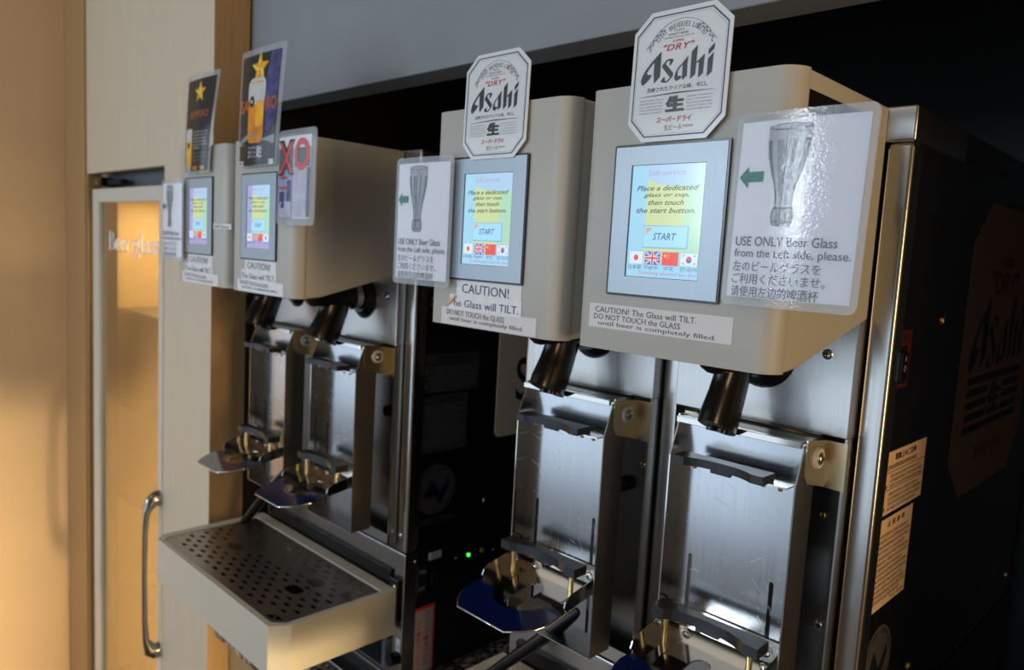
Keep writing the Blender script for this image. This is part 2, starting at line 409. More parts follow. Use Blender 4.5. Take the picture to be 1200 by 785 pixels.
def serif_word(mb, u0, u1, vb, vt, F, n, m):
    """'Beer glass' drawn with a broad nib so that uprights are thick and hairlines thin"""
    E = lambda cx, cy, rx, ry, a0, a1: ell(cx, cy, rx, ry, 22, a0, a1 + (a1 - a0) / 21)
    G_ = {'B': (.60, [[(.14, 0), (.14, 1)], [(.0, .985), (.3, .985)], [(.0, .015), (.3, .015)], [(.2, .52), (.32, .52)], E(.30, .755, .17, .235, 90, -90), E(.31, .265, .21, .255, 90, -90)]),
          'e': (.50, [E(.25, .31, .18, .305, 5, 318), [(.08, .35), (.43, .35)]]),
          'r': (.44, [[(.14, 0), (.14, .62)], [(.02, .61), (.14, .61)], [(.02, .015), (.28, .015)], [(.14, .42), (.22, .56), (.32, .60), (.37, .56)]]),
          'g': (.50, [E(.22, .42, .13, .195, 0, 360), E(.24, -.13, .18, .13, 0, 360), [(.16, .23), (.09, .12), (.16, .04), (.30, .0)], [(.34, .56), (.42, .61), (.47, .60)]]),
          'l': (.32, [[(.15, 0), (.15, 1)], [(.03, .985), (.15, .985)], [(.03, .015), (.27, .015)]]),
          'a': (.52, [[(.35, .06), (.35, .44)], E(.23, .44, .12, .17, 0, 165), E(.20, .17, .12, .165, 60, 320), [(.35, .08), (.42, .01), (.48, .05)]]),
          's': (.44, [E(.22, .465, .12, .145, 35, 250), [(.13, .36), (.22, .32), (.31, .26)], E(.22, .155, .13, .145, 60, -150), [(.36, .42), (.36, .58)], [(.075, .05), (.075, .20)]]),
          ' ': (.30, [])}
    W_ = sum(G_[c][0] for c in 'Beer glass'); x = 0; sx = (u1 - u0) / W_; sy = vt - vb; hw, ht = .062, .014
    for ch in 'Beer glass':
        w_, strokes = G_[ch]
        for st in strokes:
            for p, q in zip(st[:-1], st[1:]):
                for a, c in ((hw if abs(p[0] - q[0]) < abs(p[1] - q[1]) * 4 else .01, 0), (0, ht)):
                    pts = [(p[0] - a, p[1] - c), (q[0] - a, q[1] - c), (q[0] + a, q[1] + c), (p[0] + a, p[1] + c)]
                    mb.add([F(u0 + (x + t_[0]) * sx, vb + t_[1] * sy, n) for t_ in pts], [(0, 1, 2, 3)], m)
        x += w_
b = MB(); serif_word(b, -2.275, -1.905, -.052, .000, FXZ(.1072), .0006, 'letter')
tag(b.build('lettering', dr), 'frosted letters reading Beer glass')
hd = MB()
hz0, hz1 = -1.045, -.650
hd.tube([(-1.877, .098, hz1), (-1.877, .088, hz1), (-1.877, .078, hz1 - .006), (-1.877, .067, hz1 - .032), (-1.877, .0635, hz1 - .08), (-1.877, .062, (hz0 + hz1) / 2),
         (-1.877, .0635, hz0 + .08), (-1.877, .067, hz0 + .032), (-1.877, .078, hz0 + .006), (-1.877, .088, hz0), (-1.877, .098, hz0)],
        [.021, .020, .017, .008, .0065, .006, .0065, .008, .017, .020, .021], 'handle', 14, sq=(.70, 1.0))
tag(hd.build('handle', fr), 'curved dark chrome pull handle')
area('cabinet_fill', (-2.12, .30, Z0 + .09), (-2.14, .34, 0), .40, .10, 4.5, (1.0, .84, .52))  # added fill inside the cabinet, unseen, to yellow the glass
# dark gap with hinge and grey grille over the cabinet door
b = MB(); b.box(-2.438, -1.864, .155, .17, .118, .162, 'vent_grey'); S(b.build('trim_5'))
b = MB(); b.box(-2.40, -2.33, .104, .14, .124, .148, 'black').box(-2.392, -2.36, .1035, .106, .128, .144, 'steel_dark').box(-2.33, -2.22, .12, .14, .128, .142, 'hole')
tag(b.build('hinge', fr, bevel=.001), 'black metal hinge above the door')
# granite counter and the cupboard front under it
ct = thing('counter', 'granite topped counter carrying the two beer machines', 'counter', (-.5, .6, FLR))
MB().box(-1.597, .458, .118, 1.04, -.903, -.80, 'granite').build('worktop', ct, bevel=.004)
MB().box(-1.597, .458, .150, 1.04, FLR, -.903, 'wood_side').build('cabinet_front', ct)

# ------------------------------------------------------------------ prints
LOGO = [[(-19.5, 22.4), (-19.3, 9.0), (-19.2, -0.1), (-25.2, -5.6), (-26.1, 3.6), (-26.1, 13.4), (-27.7, 12.4), (-31.3, 8.7), (-34.1, 4.9), (-33.2, 3.5), (-31.6, 2.8), (-28.3, 2.7), (-30.4, -1.0), (-34.9, -4.7), (-37.3, -6.3), (-39.3, -4.5), (-39.8, -1.8), (-38.7, 1.9), (-35.9, 6.7), (-29.4, 13.8), (-24.3, 18.2)],
 [(-5.6, 13.5), (-6.9, 10.9), (-9.3, 8.4), (-9.8, 9.4), (-9.4, 12.4), (-11.6, 13.4), (-14.1, 10.9), (-5.3, 1.6), (-5.4, -0.8), (-7.8, -3.7), (-10.7, -5.9), (-13.3, -6.3), (-16.8, -5.5), (-17.8, -4.4), (-15.6, -2.1), (-13.8, -0.8), (-13.5, -4.0), (-12.6, -5.3), (-10.8, -4.6), (-8.0, -2.1), (-17.6, 8.2), (-17.2, 9.7), (-13.2, 13.9), (-10.2, 14.6), (-7.2, 14.2)],
 [(9.4, 14.8), (9.0, 8.4), (9.3, -2.6), (5.0, -5.7), (4.6, -3.0), (4.5, 8.4), (3.7, 9.0)],
 [(4.4, 9.0), (-0.4, 5.4), (-2.6, 1.3), (-3.6, -2.6), (-2.8, -4.9), (-0.7, -6.2), (2.3, -4.6), (4.6, -2.7), (1.7, -1.7), (0.2, -1.8), (-0.6, -0.2), (-0.2, 3.2), (1.1, 4.9), (4.2, 7.8)],
 [(18.2, 22.9), (17.9, 7.9), (17.8, -2.1), (13.2, -5.9), (12.8, 4.9), (12.7, 17.7)],
 [(26.0, 14.3), (25.7, 7.4), (25.6, -2.2), (21.3, -5.6), (21.1, -4.7), (20.8, 7.8), (18.0, 7.2), (18.1, 8.1), (20.3, 9.4)],
 [(35.4, 22.5), (34.9, 17.5), (29.4, 12.6), (29.7, 17.4)], [(34.8, 14.5), (34.4, 8.1), (34.3, -2.1), (29.8, -5.7), (29.7, 2.7), (29.5, 9.3)]]
OCT = [(-51, 42), (-33, 58.5), (33, 58.5), (51, 42), (51, -41), (34, -58.5), (-34, -58.5), (-51, -41)]
def ring_poly(mb, pts, F, n, m, a, b):
    """outline band between scale a and b of a closed polygon"""
    k = len(pts); vs = [F(p[0] * a, p[1] * a, n) for p in pts] + [F(p[0] * b, p[1] * b, n) for p in pts]
    mb.add(vs, [(i, (i + 1) % k, k + (i + 1) % k, k + i) for i in range(k)], m)
def brand_octagon(cx, cz, label, lean):
    t = thing('brand_card', label, 'sign', (cx, -.006, cz - .058), 'brewery cards on the near pair of taps')
    # card leans back a touch
    def F(u, v, n):
        u *= .001; v *= .001
        return (cx + u, -.0052 - n + lean * (v + .058), cz + v)
    b = MB(); b.ext(OCT, F, -.0012, 0, 'oct')
    b.build('card', t)
    b = MB(); n = .0004
    ring_poly(b, OCT, F, n, 'ink_navy', .912, .930)
    ring_poly(b, OCT, F, n, 'ink_pale', .885, .889)
    for pl in LOGO: b.poly(pl, F, n, 'logo')
    b.text('SUPER', -8.5, 3.2, 28.8, 30.8, F, n, 'red', shear=.2)
    b.text('"DRY"', -17.5, 14.5, 21.8, 27.6, F, n, 'red', shear=.25, bold=.01, space=1.15, res=3)
    b.text('ASAHI', -7.5, 2.7, 38.3, 40.0, F, n, 'ink_grey'); b.text('DRAFT BEER', -13.2, 7.5, 35.0, 37.0, F, n, 'ink_grey')
    b.text('THE BEER FOR ALL SEASONS', -18.4, 13.3, 32.6, 33.9, F, n, 'ink_grey')
    b.arc_text('ASAHI BREWERIES LIMITED', 0, 11.5, 30.0, 142, 38, 4.6, F, n, 'ink_grey', bold=.005)
    # thin arc and the two ears of barley
    pts = ell(0, 11.5, 37.2, 37.4, 24, 150, 30); q2 = ell(0, 11.5, 36.8, 37.0, 24, 150, 30)
    b.add([F(p[0], p[1], n) for p in pts] + [F(p[0], p[1], n) for p in q2], [(i, i + 1, 24 + i + 1, 24 + i) for i in range(23)], 'ink_grey')
    for sgn in (1, -1):
        for i in range(9):
            a = math.radians(58 - i * 4.4); rr = 34.5 + (i % 2) * 1.6
            px, pz = math.cos(a) * rr, 11.5 + math.sin(a) * rr
            dx, dz = math.sin(a), -math.cos(a)
            pl = [(px - dx * 1.8, pz - dz * 1.8), (px + dz * .7, pz - dx * .7), (px + dx * 2.4, pz + dz * 2.4), (px - dz * .7, pz + dx * .7)]
            b.poly([(sgn * p[0], p[1]) for p in pl], F, n, 'ink_grey')
        b.poly([(sgn * 30.5, 32.5), (sgn * 34.2, 29), (sgn * 37.5, 24.5), (sgn * 32.5, 28.8)], F, n, 'ink_pale')
    b.text('洗練されたクリアな味、辛口。', -32.3, 31, -13.6, -9.4, F, n, 'ink')
    b.poly([(-39, -17.2), (0, -15.7), (38, -16.7), (38, -17), (0, -16.9), (-39, -17.5)], F, n, 'ink')
    b.text('生', -11.6, 10.4, -33.6, -18.6, F, n, 'ink_gold', bold=.085); b.text('生', -10.6, 9.4, -32.9, -19.4, F, n + .0002, 'logo', bold=.05)
    for i, (l, r) in enumerate((('ASAHI SUPER DRY IS', 'BREWING TECHNIQUES'), ('BREWED USING CARE-', 'ENJOY THE REFRESH-'), ('FULLY SELECTED YEAST', 'ING TASTE AND CRISP'),
                                ('AND INGREDIENTS', 'SMOOTHNESS OF'), ('UTILIZING ADVANCED', 'ASAHI SUPER DRY!'))):
        z = -21.6 - i * 2.85
        b.text(l, -39, -13.2, z, z + 1.5, F, n, 'ink_pale'); b.text(r, 11.4, 37, z, z + 1.5, F, n, 'ink_pale')
    b.text('スーパードライ', -19, 18, -42, -36.8, F, n, 'red', bold=.02, shear=.1)
    b.text('生ビール', -10, 9, -49.2, -44.2, F, n, 'ink_grey'); b.text('非熱処理', 10, 20, -47.6, -45.4, F, n, 'ink_grey')
    b.build('print', t)
    return t
brand_octagon(-.395, .168, 'white octagonal brewery card on the nearest dispenser head', .02)
brand_octagon(-.632, .163, 'white octagonal brewery card on the second nearest dispenser head', .02)

def grid_sheet(mb, u0, u1, v0, v1, F, n, m, nx=10, ny=1, r=0.0):
    us = [u0 + (u1 - u0) * i / nx for i in range(nx + 1)]
    if r:
        ed = [0, .08, .25, .5, .75]
        us = [u0 + r * e for e in ed] + [u0 + r + (u1 - u0 - 2 * r) * i / nx for i in range(nx + 1)] + [u1 - r * e for e in ed[::-1]]
    nx = len(us) - 1
    def cut(u):
        d = min(u - u0, u1 - u)
        return r - math.sqrt(max(0, r * r - (r - d) ** 2)) if r and d < r else 0
    vs = [F(us[i], (v0 + cut(us[i])) + (v1 - v0 - 2 * cut(us[i])) * j / ny, n) for j in range(ny + 1) for i in range(nx + 1)]
    mb.add(vs, [(j * (nx + 1) + i, j * (nx + 1) + i + 1, (j + 1) * (nx + 1) + i + 1, (j + 1) * (nx + 1) + i) for j in range(ny) for i in range(nx)], m, True)
def beer_glass(mb, cx, top, bot, w, F, n):
    """photograph of an empty tall beer glass printed on the card"""
    h = top - bot
    prof = [(1.0, .5), (.86, .50), (.70, .46), (.55, .37), (.42, .27), (.30, .21), (.20, .20), (.16, .25), (.10, .27), (.04, .26), (0, .18)]
    L = [(cx - w * b_, bot + h * a) for a, b_ in prof]; Rr = [(cx + w * b_, bot + h * a) for a, b_ in prof]
    mb.poly(L + Rr[::-1], F, n, 'glasslight')
    def band(f0, f1, m, a=1.0, z=0):
        P1 = [(cx + w * 2 * b_ * f0, bot + h * q) for q, b_ in prof if q < a]; P2 = [(cx + w * 2 * b_ * f1, bot + h * q) for q, b_ in prof if q < a]
        mb.poly(P1 + P2[::-1], F, n + .0001 + z, m)
    band(-.5, -.40, 'glassgrey', .95); band(-.28, -.05, 'glassgrey', .95); band(.08, .18, 'glassgrey', .9); band(.36, .5, 'glassgrey', .95)
    band(-.46, -.43, 'glassdark', .9, .0001); band(.44, .47, 'glassdark', .9, .0001); band(-.12, -.08, 'glassdark', .6, .0001)
    mb.poly(ell(cx, top - h * .015, w * .5, h * .035), F, n + .0003, 'glassgrey'); mb.poly(ell(cx, top - h * .015, w * .44, h * .024), F, n + .0004, 'glasslight')
    mb.poly(ell(cx, bot + h * .18, w * .23, h * .012), F, n + .0003, 'glassdark'); mb.poly(ell(cx, bot + h * .05, w * .25, h * .02), F, n + .0003, 'glassgrey')
def glass_card(cx, cz, hw, hh, label, group, bow, rot, tilt=0.0, paper=(.0055, .007), txt=True):
    t = thing('laminated_notice', label, 'notice', (cx, -.012, cz - hh), group)
    def F(u, v, n):                      # hinged about the edge that is taped to the dispenser, slightly bowed
        x = u; y = -.0105 - n - bow * (1 - (u / hw) ** 2) + rot * u
        return (cx + x + tilt * v, y, cz + v + 0)
    b = MB(); grid_sheet(b, -hw + paper[0], hw - paper[0], -hh + paper[1], hh - paper[1], F, 0, 'paper')
    b.build('paper', t)
    b = MB(); grid_sheet(b, -hw, hw, -hh, hh, F, -.0006, 'film_back', r=.007); grid_sheet(b, -hw, hw, -hh, hh, F, .0010, 'film', 12, 12, r=.007)
    tag(b.build('laminate', t), 'clear rippled plastic laminate')
    b = MB(); n = .0004; k = hw / .0585; q = hh / .0790
    def T(s_, u0, u1, v0, v1, m='ink_grey', **kw): b.text(s_, u0 * k * .001, u1 * k * .001, v0 * q * .001, v1 * q * .001, F, n, m, **kw)
    beer_glass(b, -.0085 * k, .067 * q, -.013 * q, .037 * k, F, n)
    b.poly([(a * k * .001, c * q * .001) for a, c in [(-51.4, 27.4), (-42.9, 36.1), (-42.9, 31.6), (-28.5, 31.6), (-28.5, 23.2), (-42.4, 23.2), (-42.4, 18.3)]], F, n, 'green')
    T('USE ONLY Beer Glass', -48.6, 39, -29.2, -21.4, bold=.008, res=3)
    T('from the Left side, please.', -48.7, 50, -40.5, -31.6, bold=.004, res=3)
    T('左のビールグラスを', -49, 28.6, -50.2, -41.8); T('ご利用くださいませ。', -48.8, 33, -60.6, -51.9); T('请使用左边的啤酒杯', -48.3, 29, -71.5, -62.4)
    b.build('print', t)
    return t
G = 'laminated beer glass notices'
glass_card(-.2720, .0460, .0585, .0790, 'laminated notice with green arrow, nearest and largest, on the right of the nearest dispenser head', G, .004, -.05, .02)
glass_card(-.7455, .0325, .0545, .0785, 'laminated notice with green arrow on the left of the second nearest dispenser head', G, .002, .02)
glass_card(-1.528, .0275, .0505, .0780, 'laminated notice with green arrow at the far left end of the taps', G, .002, .02)

def star(cx, cz, r, ang=90):
    return [(cx + (r if i % 2 == 0 else r * .42) * math.cos(math.radians(ang + 36 * i)), cz + (r if i % 2 == 0 else r * .42) * math.sin(math.radians(ang + 36 * i))) for i in range(10)]
def star_facets(b, cx, cz, r, F, n):
    s = star(cx, cz, r); b.poly(s, F, n, 'star')
    for i in (1, 3, 0): b.poly([(cx, cz), s[2 * i % 10], s[(2 * i + 1) % 10]], F, n + .0001, 'star_hi')
# tall poster on the far left head
def poster(name, label, u0, u1, v0, v1, lean, skew, bow=.003, fan=0.0):
    t = thing(name, label, 'poster', ((u0 + u1) / 2, -.006, v0), 'laminated beer posters on the far pair of taps')
    um = (u0 + u1) / 2; hw = (u1 - u0) / 2
    def F(u, v, n):
        k = max(0, v - v0) / (v1 - v0)
        return (u + skew * k ** 1.5 + fan * (u - um) * k, -.0075 - n + lean * k * k - bow * (1 - ((u - um) / hw) ** 2), v)
    return t, F
t, F = poster('beer_poster', 'black laminated poster with small gold star and slim beer glass, far left', -1.478, -1.366, .115, .293, .002, .024, fan=.25)
b = MB(); grid_sheet(b, -1.478, -1.368, .115, .292, F, -.0008, 'film_back', 8, 10, r=.005); grid_sheet(b, -1.478, -1.368, .115, .292, F, .0012, 'film_flat', 8, 10, r=.005); b.build('laminate', t)
b = MB(); grid_sheet(b, -1.472, -1.375, .119, .283, F, 0, 'photo_paper', 8, 10); b.build('paper', t)
b = MB(); n = .0004; star_facets(b, -1.423, .259, .0200, F, n)
b.text('SAPPORO', -1.456, -1.388, .214, .227, F, n, 'orange', bold=.01)
b.poly(rrect(-1.468, -1.442, .121, .192, .004), F, n, 'beer_gold'); b.poly(rrect(-1.468, -1.442, .172, .196, .005), F, n + .0001, 'foam')
b.poly(rrect(-1.467, -1.443, .119, .126, .003), F, n + .0001, 'glasslight'); b.poly(ell(-1.455, .166, .005, .006), F, n + .0002, 'photo_paper')
for i in range(6):
    b.text(('THE PERFECT BALANCE', 'OF MALT AND HOPS', 'GIVES OUR BEER', 'ITS SMOOTH RICH', 'TASTE AND CREAMY', 'FOAM')[i], -1.436, -1.436 + (.052, .05, .047, .05, .052, .026)[i], .187 - i * .0058, .1905 - i * .0058, F, n, 'white')
for i in range(3): b.text(('Enjoy a glass of the', 'finest draft beer from', 'our brewery.')[i], -1.436, -1.436 + (.05, .052, .035)[i], .149 - i * .006, .1515 - i * .006, F, n, 'ink_pale')
b.rect(-1.432, -1.388, .121, .127, F, n, 'star'); b.text('SAPPORO BEER', -1.430, -1.390, .1225, .1255, F, n + .0001, 'ink')
b.build('print', t)
t, F = poster('beer_poster', 'laminated poster of a full beer glass under a big gold star', -1.253, -1.122, .118, .305, .002, .0125, fan=.10)
b = MB(); grid_sheet(b, -1.254, -1.120, .118, .305, F, -.0008, 'film_back', 8, 10, r=.005); grid_sheet(b, -1.254, -1.120, .118, .305, F, .0012, 'film_flat', 8, 10, r=.005); b.build('laminate', t)
b = MB(); grid_sheet(b, -1.248, -1.130, .1195, .295, F, 0, 'photo_paper', 8, 10); b.build('paper', t)
b = MB(); n = .0004
b.poly([(-1.155, .294), (-1.131, .294), (-1.131, .19), (-1.160, .165), (-1.164, .21), (-1.17, .24)], F, n, 'violet')
b.text('SA', -1.249, -1.215, .205, .226, F, n, 'orange', bold=.02); b.text('RO', -1.160, -1.132, .205, .226, F, n, 'orange', bold=.02)
star_facets(b, -1.187, .272, .0270, F, n + .0002)
b.poly(rrect(-1.217, -1.166, .155, .252, .012), F, n + .0004, 'beer')
b.poly(rrect(-1.192, -1.168, .180, .222, .008), F, n + .0005, 'beer_gold'); b.poly(rrect(-1.219, -1.164, .216, .258, .014), F, n + .0006, 'foam')
b.poly(ell(-1.2055, .2215, .0075, .009), F, n + .0008, 'photo_paper'); b.poly(star(-1.2055, .2215, .004), F, n + .0009, 'star_hi')
b.poly([(-1.248, .158), (-1.225, .168), (-1.200, .172), (-1.170, .160), (-1.131, .166), (-1.131, .1535), (-1.248, .1535)], F, n + .0003, 'ink_pale')
b.rect(-1.248, -1.130, .1525, .1535, F, n + .0007, 'star')
for i, s_ in enumerate(('サッポロ生', '樽生ビール', '黒ラベル')): b.text(s_, -1.212, -1.185, .145 - i * .007, .150 - i * .007, F, n + .0007, 'white', bold=.01)
b.text('黒生', -1.182, -1.166, .131, .150, F, n + .0007, 'white', bold=.02)
b.rect(-1.248, -1.130, .1195, .1275, F, n + .0007, 'white'); b.text('お酒は二十歳になってから。飲酒運転は法律で禁止されています。', -1.243, -1.136, .122, .125, F, n + .0008, 'ink'); b.rect(-1.245, -1.241, .121, .126, F, n + .0009, 'orange')
b.build('print', t)
# the crossed and ringed picture card
t = thing('picture_notice', 'laminated picture card with red X and red O beside the far taps', 'notice', (-1.066, -.014, .026))
F = lambda u, v, n: (u + .003 * max(0, (v - .026)) / .14, -.0085 - n - .0015 * math.sin((u + 1.12) * 28), v)
b = MB(); grid_sheet(b, -1.118, -1.004, .024, .168, F, -.0008, 'film_back', 8, 4, r=.008); grid_sheet(b, -1.118, -1.004, .024, .168, F, .0012, 'film_flat', 8, 4, r=.008); b.build('laminate', t)
b = MB(); grid_sheet(b, -1.113, -1.017, .034, .158, F, 0, 'paper', 8, 4); b.build('paper', t)
b = MB(); n = .0004
b.rect(-1.112, -1.066, .034, .142, F, n, 'pale_blue'); b.rect(-1.064, -1.018, .036, .140, F, n, 'lilac')
b.rect(-1.112, -1.068, .108, .140, F, n + .0001, 'ink_grey'); b.rect(-1.062, -1.020, .112, .140, F, n + .0001, 'ink_grey')
b.rect(-1.026, -1.018, .036, .110, F, n + .0001, 'ink_grey'); b.rect(-1.084, -1.070, .060, .092, F, n + .0001, 'violet'); b.rect(-1.108, -1.092, .050, .075, F, n + .0001, 'violet')
b.poly(rrect(-1.057, -1.028, .040, .105, .008), F, n + .0002, 'lilac'); b.poly(rrect(-1.108, -1.070, .036, .060, .006), F, n + .00015, 'lilac')
X = lambda k, w_: [[(-1.110 - w_, .150 + w_), (-1.110 + k, .150 + w_), (-1.066 + w_, .103 - w_), (-1.066 - k, .103 - w_)], [(-1.066 - k, .150 + w_), (-1.066 + w_, .150 + w_), (-1.110 + k, .103 - w_), (-1.110 - w_, .103 - w_)]]
for pl in X(.0125, .003): b.poly(pl, F, n + .0003, 'ink')
for pl in X(.009, .000): b.poly(pl, F, n + .0005, 'coral')
o1 = ell(-1.0415, .130, .0215, .0240, 28); o2 = ell(-1.0415, .130, .0130, .0145, 28)
b.add([F(p[0], p[1], n + .0005) for p in o1] + [F(p[0], p[1], n + .0005) for p in o2], [(i, (i + 1) % 28, 28 + (i + 1) % 28, 28 + i) for i in range(28)], 'coral')
b.text('Cannot', -1.110, -1.078, .0945, .100, F, n + .0005, 'coral', bold=.02); b.text('Overflow', -1.112, -1.075, .0785, .084, F, n + .0005, 'coral', bold=.02)
b.build('print', t)

# ------------------------------------------------------------------ the two beer machines
def screw(parent, p, nrm, r, m='steel', name='screw'):
    b = MB(); p = Vector(p); nrm = Vector(nrm)
    b.cyl(p - nrm * .001, p + nrm * .0006, r * 1.28, r * 1.28, m, 18, False)
    a = nrm.orthogonal().normalized(); c = nrm.cross(a)
    vs = []; fs = []; rings = 4; sg = 14
    for j in range(rings + 1):
        t_ = j / rings * math.pi / 2
        for i in range(sg):
            q = 2 * math.pi * i / sg
            vs.append(p + nrm * (.0006 + r * .45 * math.sin(t_)) + (a * math.cos(q) + c * math.sin(q)) * r * math.cos(t_))
    for j in range(rings):
        for i in range(sg): fs.append((j * sg + i, j * sg + (i + 1) % sg, (j + 1) * sg + (i + 1) % sg, (j + 1) * sg + i))
    b.add(vs, fs, m, True)
    d1 = (a + c).normalized(); d2 = (a - c).normalized(); top = p + nrm * (.0008 + r * .45)
    for d, e in ((d1, d2), (d2, d1)):
        b.add([top + d * r * .5 + e * r * .1, top - d * r * .5 + e * r * .1, top - d * r * .5 - e * r * .1, top + d * r * .5 - e * r * .1], [(0, 1, 2, 3)], 'hole')
    return b.build(name, parent)

def screen_print(sc, x0, tintm):
    """everything shown on the touch screen, in metres from the head's left edge"""
    F0 = FXZ(-.0012); F = lambda u, v, n: F0(x0 + .4975 + u, v, n); n = 0
    b = MB(); e = .0001
    b.rect(-.4375, -.3595, -.0155, .0885, F, n, tintm)
    b.poly([(-.4195, .0885), (-.3595, .0885), (-.3595, .066), (-.405, .070), (-.4195, .075)], F, n + e, 'scr_blue2')
    b.poly([(-.4195, .075), (-.405, .070), (-.3595, .068), (-.3595, -.002), (-.4195, -.002)], F, n + e, 'scr_yellow')
    b.poly([(-.377, .068), (-.3595, .068), (-.3595, -.002), (-.383, -.002), (-.378, .03)], F, n + 2 * e, 'scr_green')
    n2 = n + 3 * e
    b.text('Self-service', -.4195, -.379, .0785, .0840, F, n2, 'scr_pink')
    for s_, a, c, z in (('Place a dedicated', -.4315, -.3645, .0660), ('glass or cup,', -.423, -.374, .0592), ('then touch', -.4175, -.379, .0528), ('the start button.', -.430, -.3665, .0455)):
        b.text(s_, a, c, z - .0012, z + .0036, F, n2, 'scr_text', shear=.35, bold=.012)
    b.rect(-.4205, -.3718, .0118, .0328, F, n2, 'scr_edge'); b.rect(-.4200, -.3728, .0128, .0322, F, n2 + e, 'scr_btn')
    b.poly([(-.4175, .0305), (-.4105, .0305), (-.4175, .0245)], F, n2 + 2 * e, 'scr_orange')
    b.text('START', -.4095, -.3840, .0195, .0260, F, n2 + 2 * e, 'scr_navy', shear=.25, bold=.01)
    for i, (a, c) in enumerate(((-.4345, -.4190), (-.4165, -.4000), (-.3975, -.3805), (-.3780, -.3602))):
        z0, z1 = -.0035, .0085; cx = (a + c) / 2; cz = (z0 + z1) / 2
        b.rect(a - .0004, c + .0004, z0 - .0004, z1 + .0004, F, n2, 'scr_edge')
        b.rect(a, c, z0, z1, F, n2 + e, ('scr_white', 'scr_royal', 'scr_red', 'scr_white')[i])
        if i == 0: b.poly(ell(cx, cz, .0026, .0028), F, n2 + 2 * e, 'scr_red')
        if i == 1:
            wd, ht = (c - a), (z1 - z0)
            for k_, m_ in ((.0011, 'scr_white'), (.0004, 'scr_red')):
                for s in (1, -1):
                    A = (a, cz - s * ht / 2); Bq = (c, cz + s * ht / 2)
                    b.poly([(A[0], A[1] + s * k_), (A[0], A[1]), (A[0] + k_ * 1.4, A[1]), (Bq[0], Bq[1] - s * k_), (Bq[0], Bq[1]), (Bq[0] - k_ * 1.4, Bq[1])], F, n2 + (2 if m_ == 'scr_white' else 3) * e, m_)
            b.rect(cx - .0016, cx + .0016, z0, z1, F, n2 + 4 * e, 'scr_white'); b.rect(a, c, cz - .0016, cz + .0016, F, n2 + 4 * e, 'scr_white')
            b.rect(cx - .0009, cx + .0009, z0, z1, F, n2 + 5 * e, 'scr_red'); b.rect(a, c, cz - .0009, cz + .0009, F, n2 + 5 * e, 'scr_red')
        if i == 2:
            b.poly(star(a + .0033, z1 - .0033, .0019), F, n2 + 2 * e, 'scr_gold')
            for dx_, dz_ in ((.0062, -.0012), (.0071, -.0026), (.0071, -.0044), (.0060, -.0056)): b.poly(star(a + dx_, z1 + dz_, .0007), F, n2 + 2 * e, 'scr_gold')
        if i == 3:
            b.poly(ell(cx, cz, .0029, .0031, 16, 0, 191), F, n2 + 2 * e, 'scr_red'); b.poly(ell(cx, cz, .0029, .0031, 16, 180, 371), F, n2 + 2 * e, 'scr_royal')
            for sx in (1, -1):
                for sz in (1, -1):
                    for k_ in (-.0006, 0, .0006):
                        px, pz = cx + sx * .0058, cz + sz * .0036
                        b.poly([(px - .0011, pz + k_ - sx * sz * -.0004), (px + .0011, pz + k_ - sx * sz * .0004), (px + .0011, pz + k_ + .0003 - sx * sz * .0004), (px - .0011, pz + k_ + .0003 + sx * sz * .0004)], F, n2 + 2 * e, 'scr_navy')
    for s_, a, c in (('日本語', -.4350, -.4205), ('English', -.4165, -.4020), ('中文', -.3952, -.3845), ('한국어', -.3780, -.3605)):
        b.text(s_, a, c, -.0085, -.0044, F, n2, 'scr_navy')
    b.text('Drinking alcohol for tho', -.4228, -.3605, -.0138, -.0098, F, n2, 'scr_magenta')
    return b

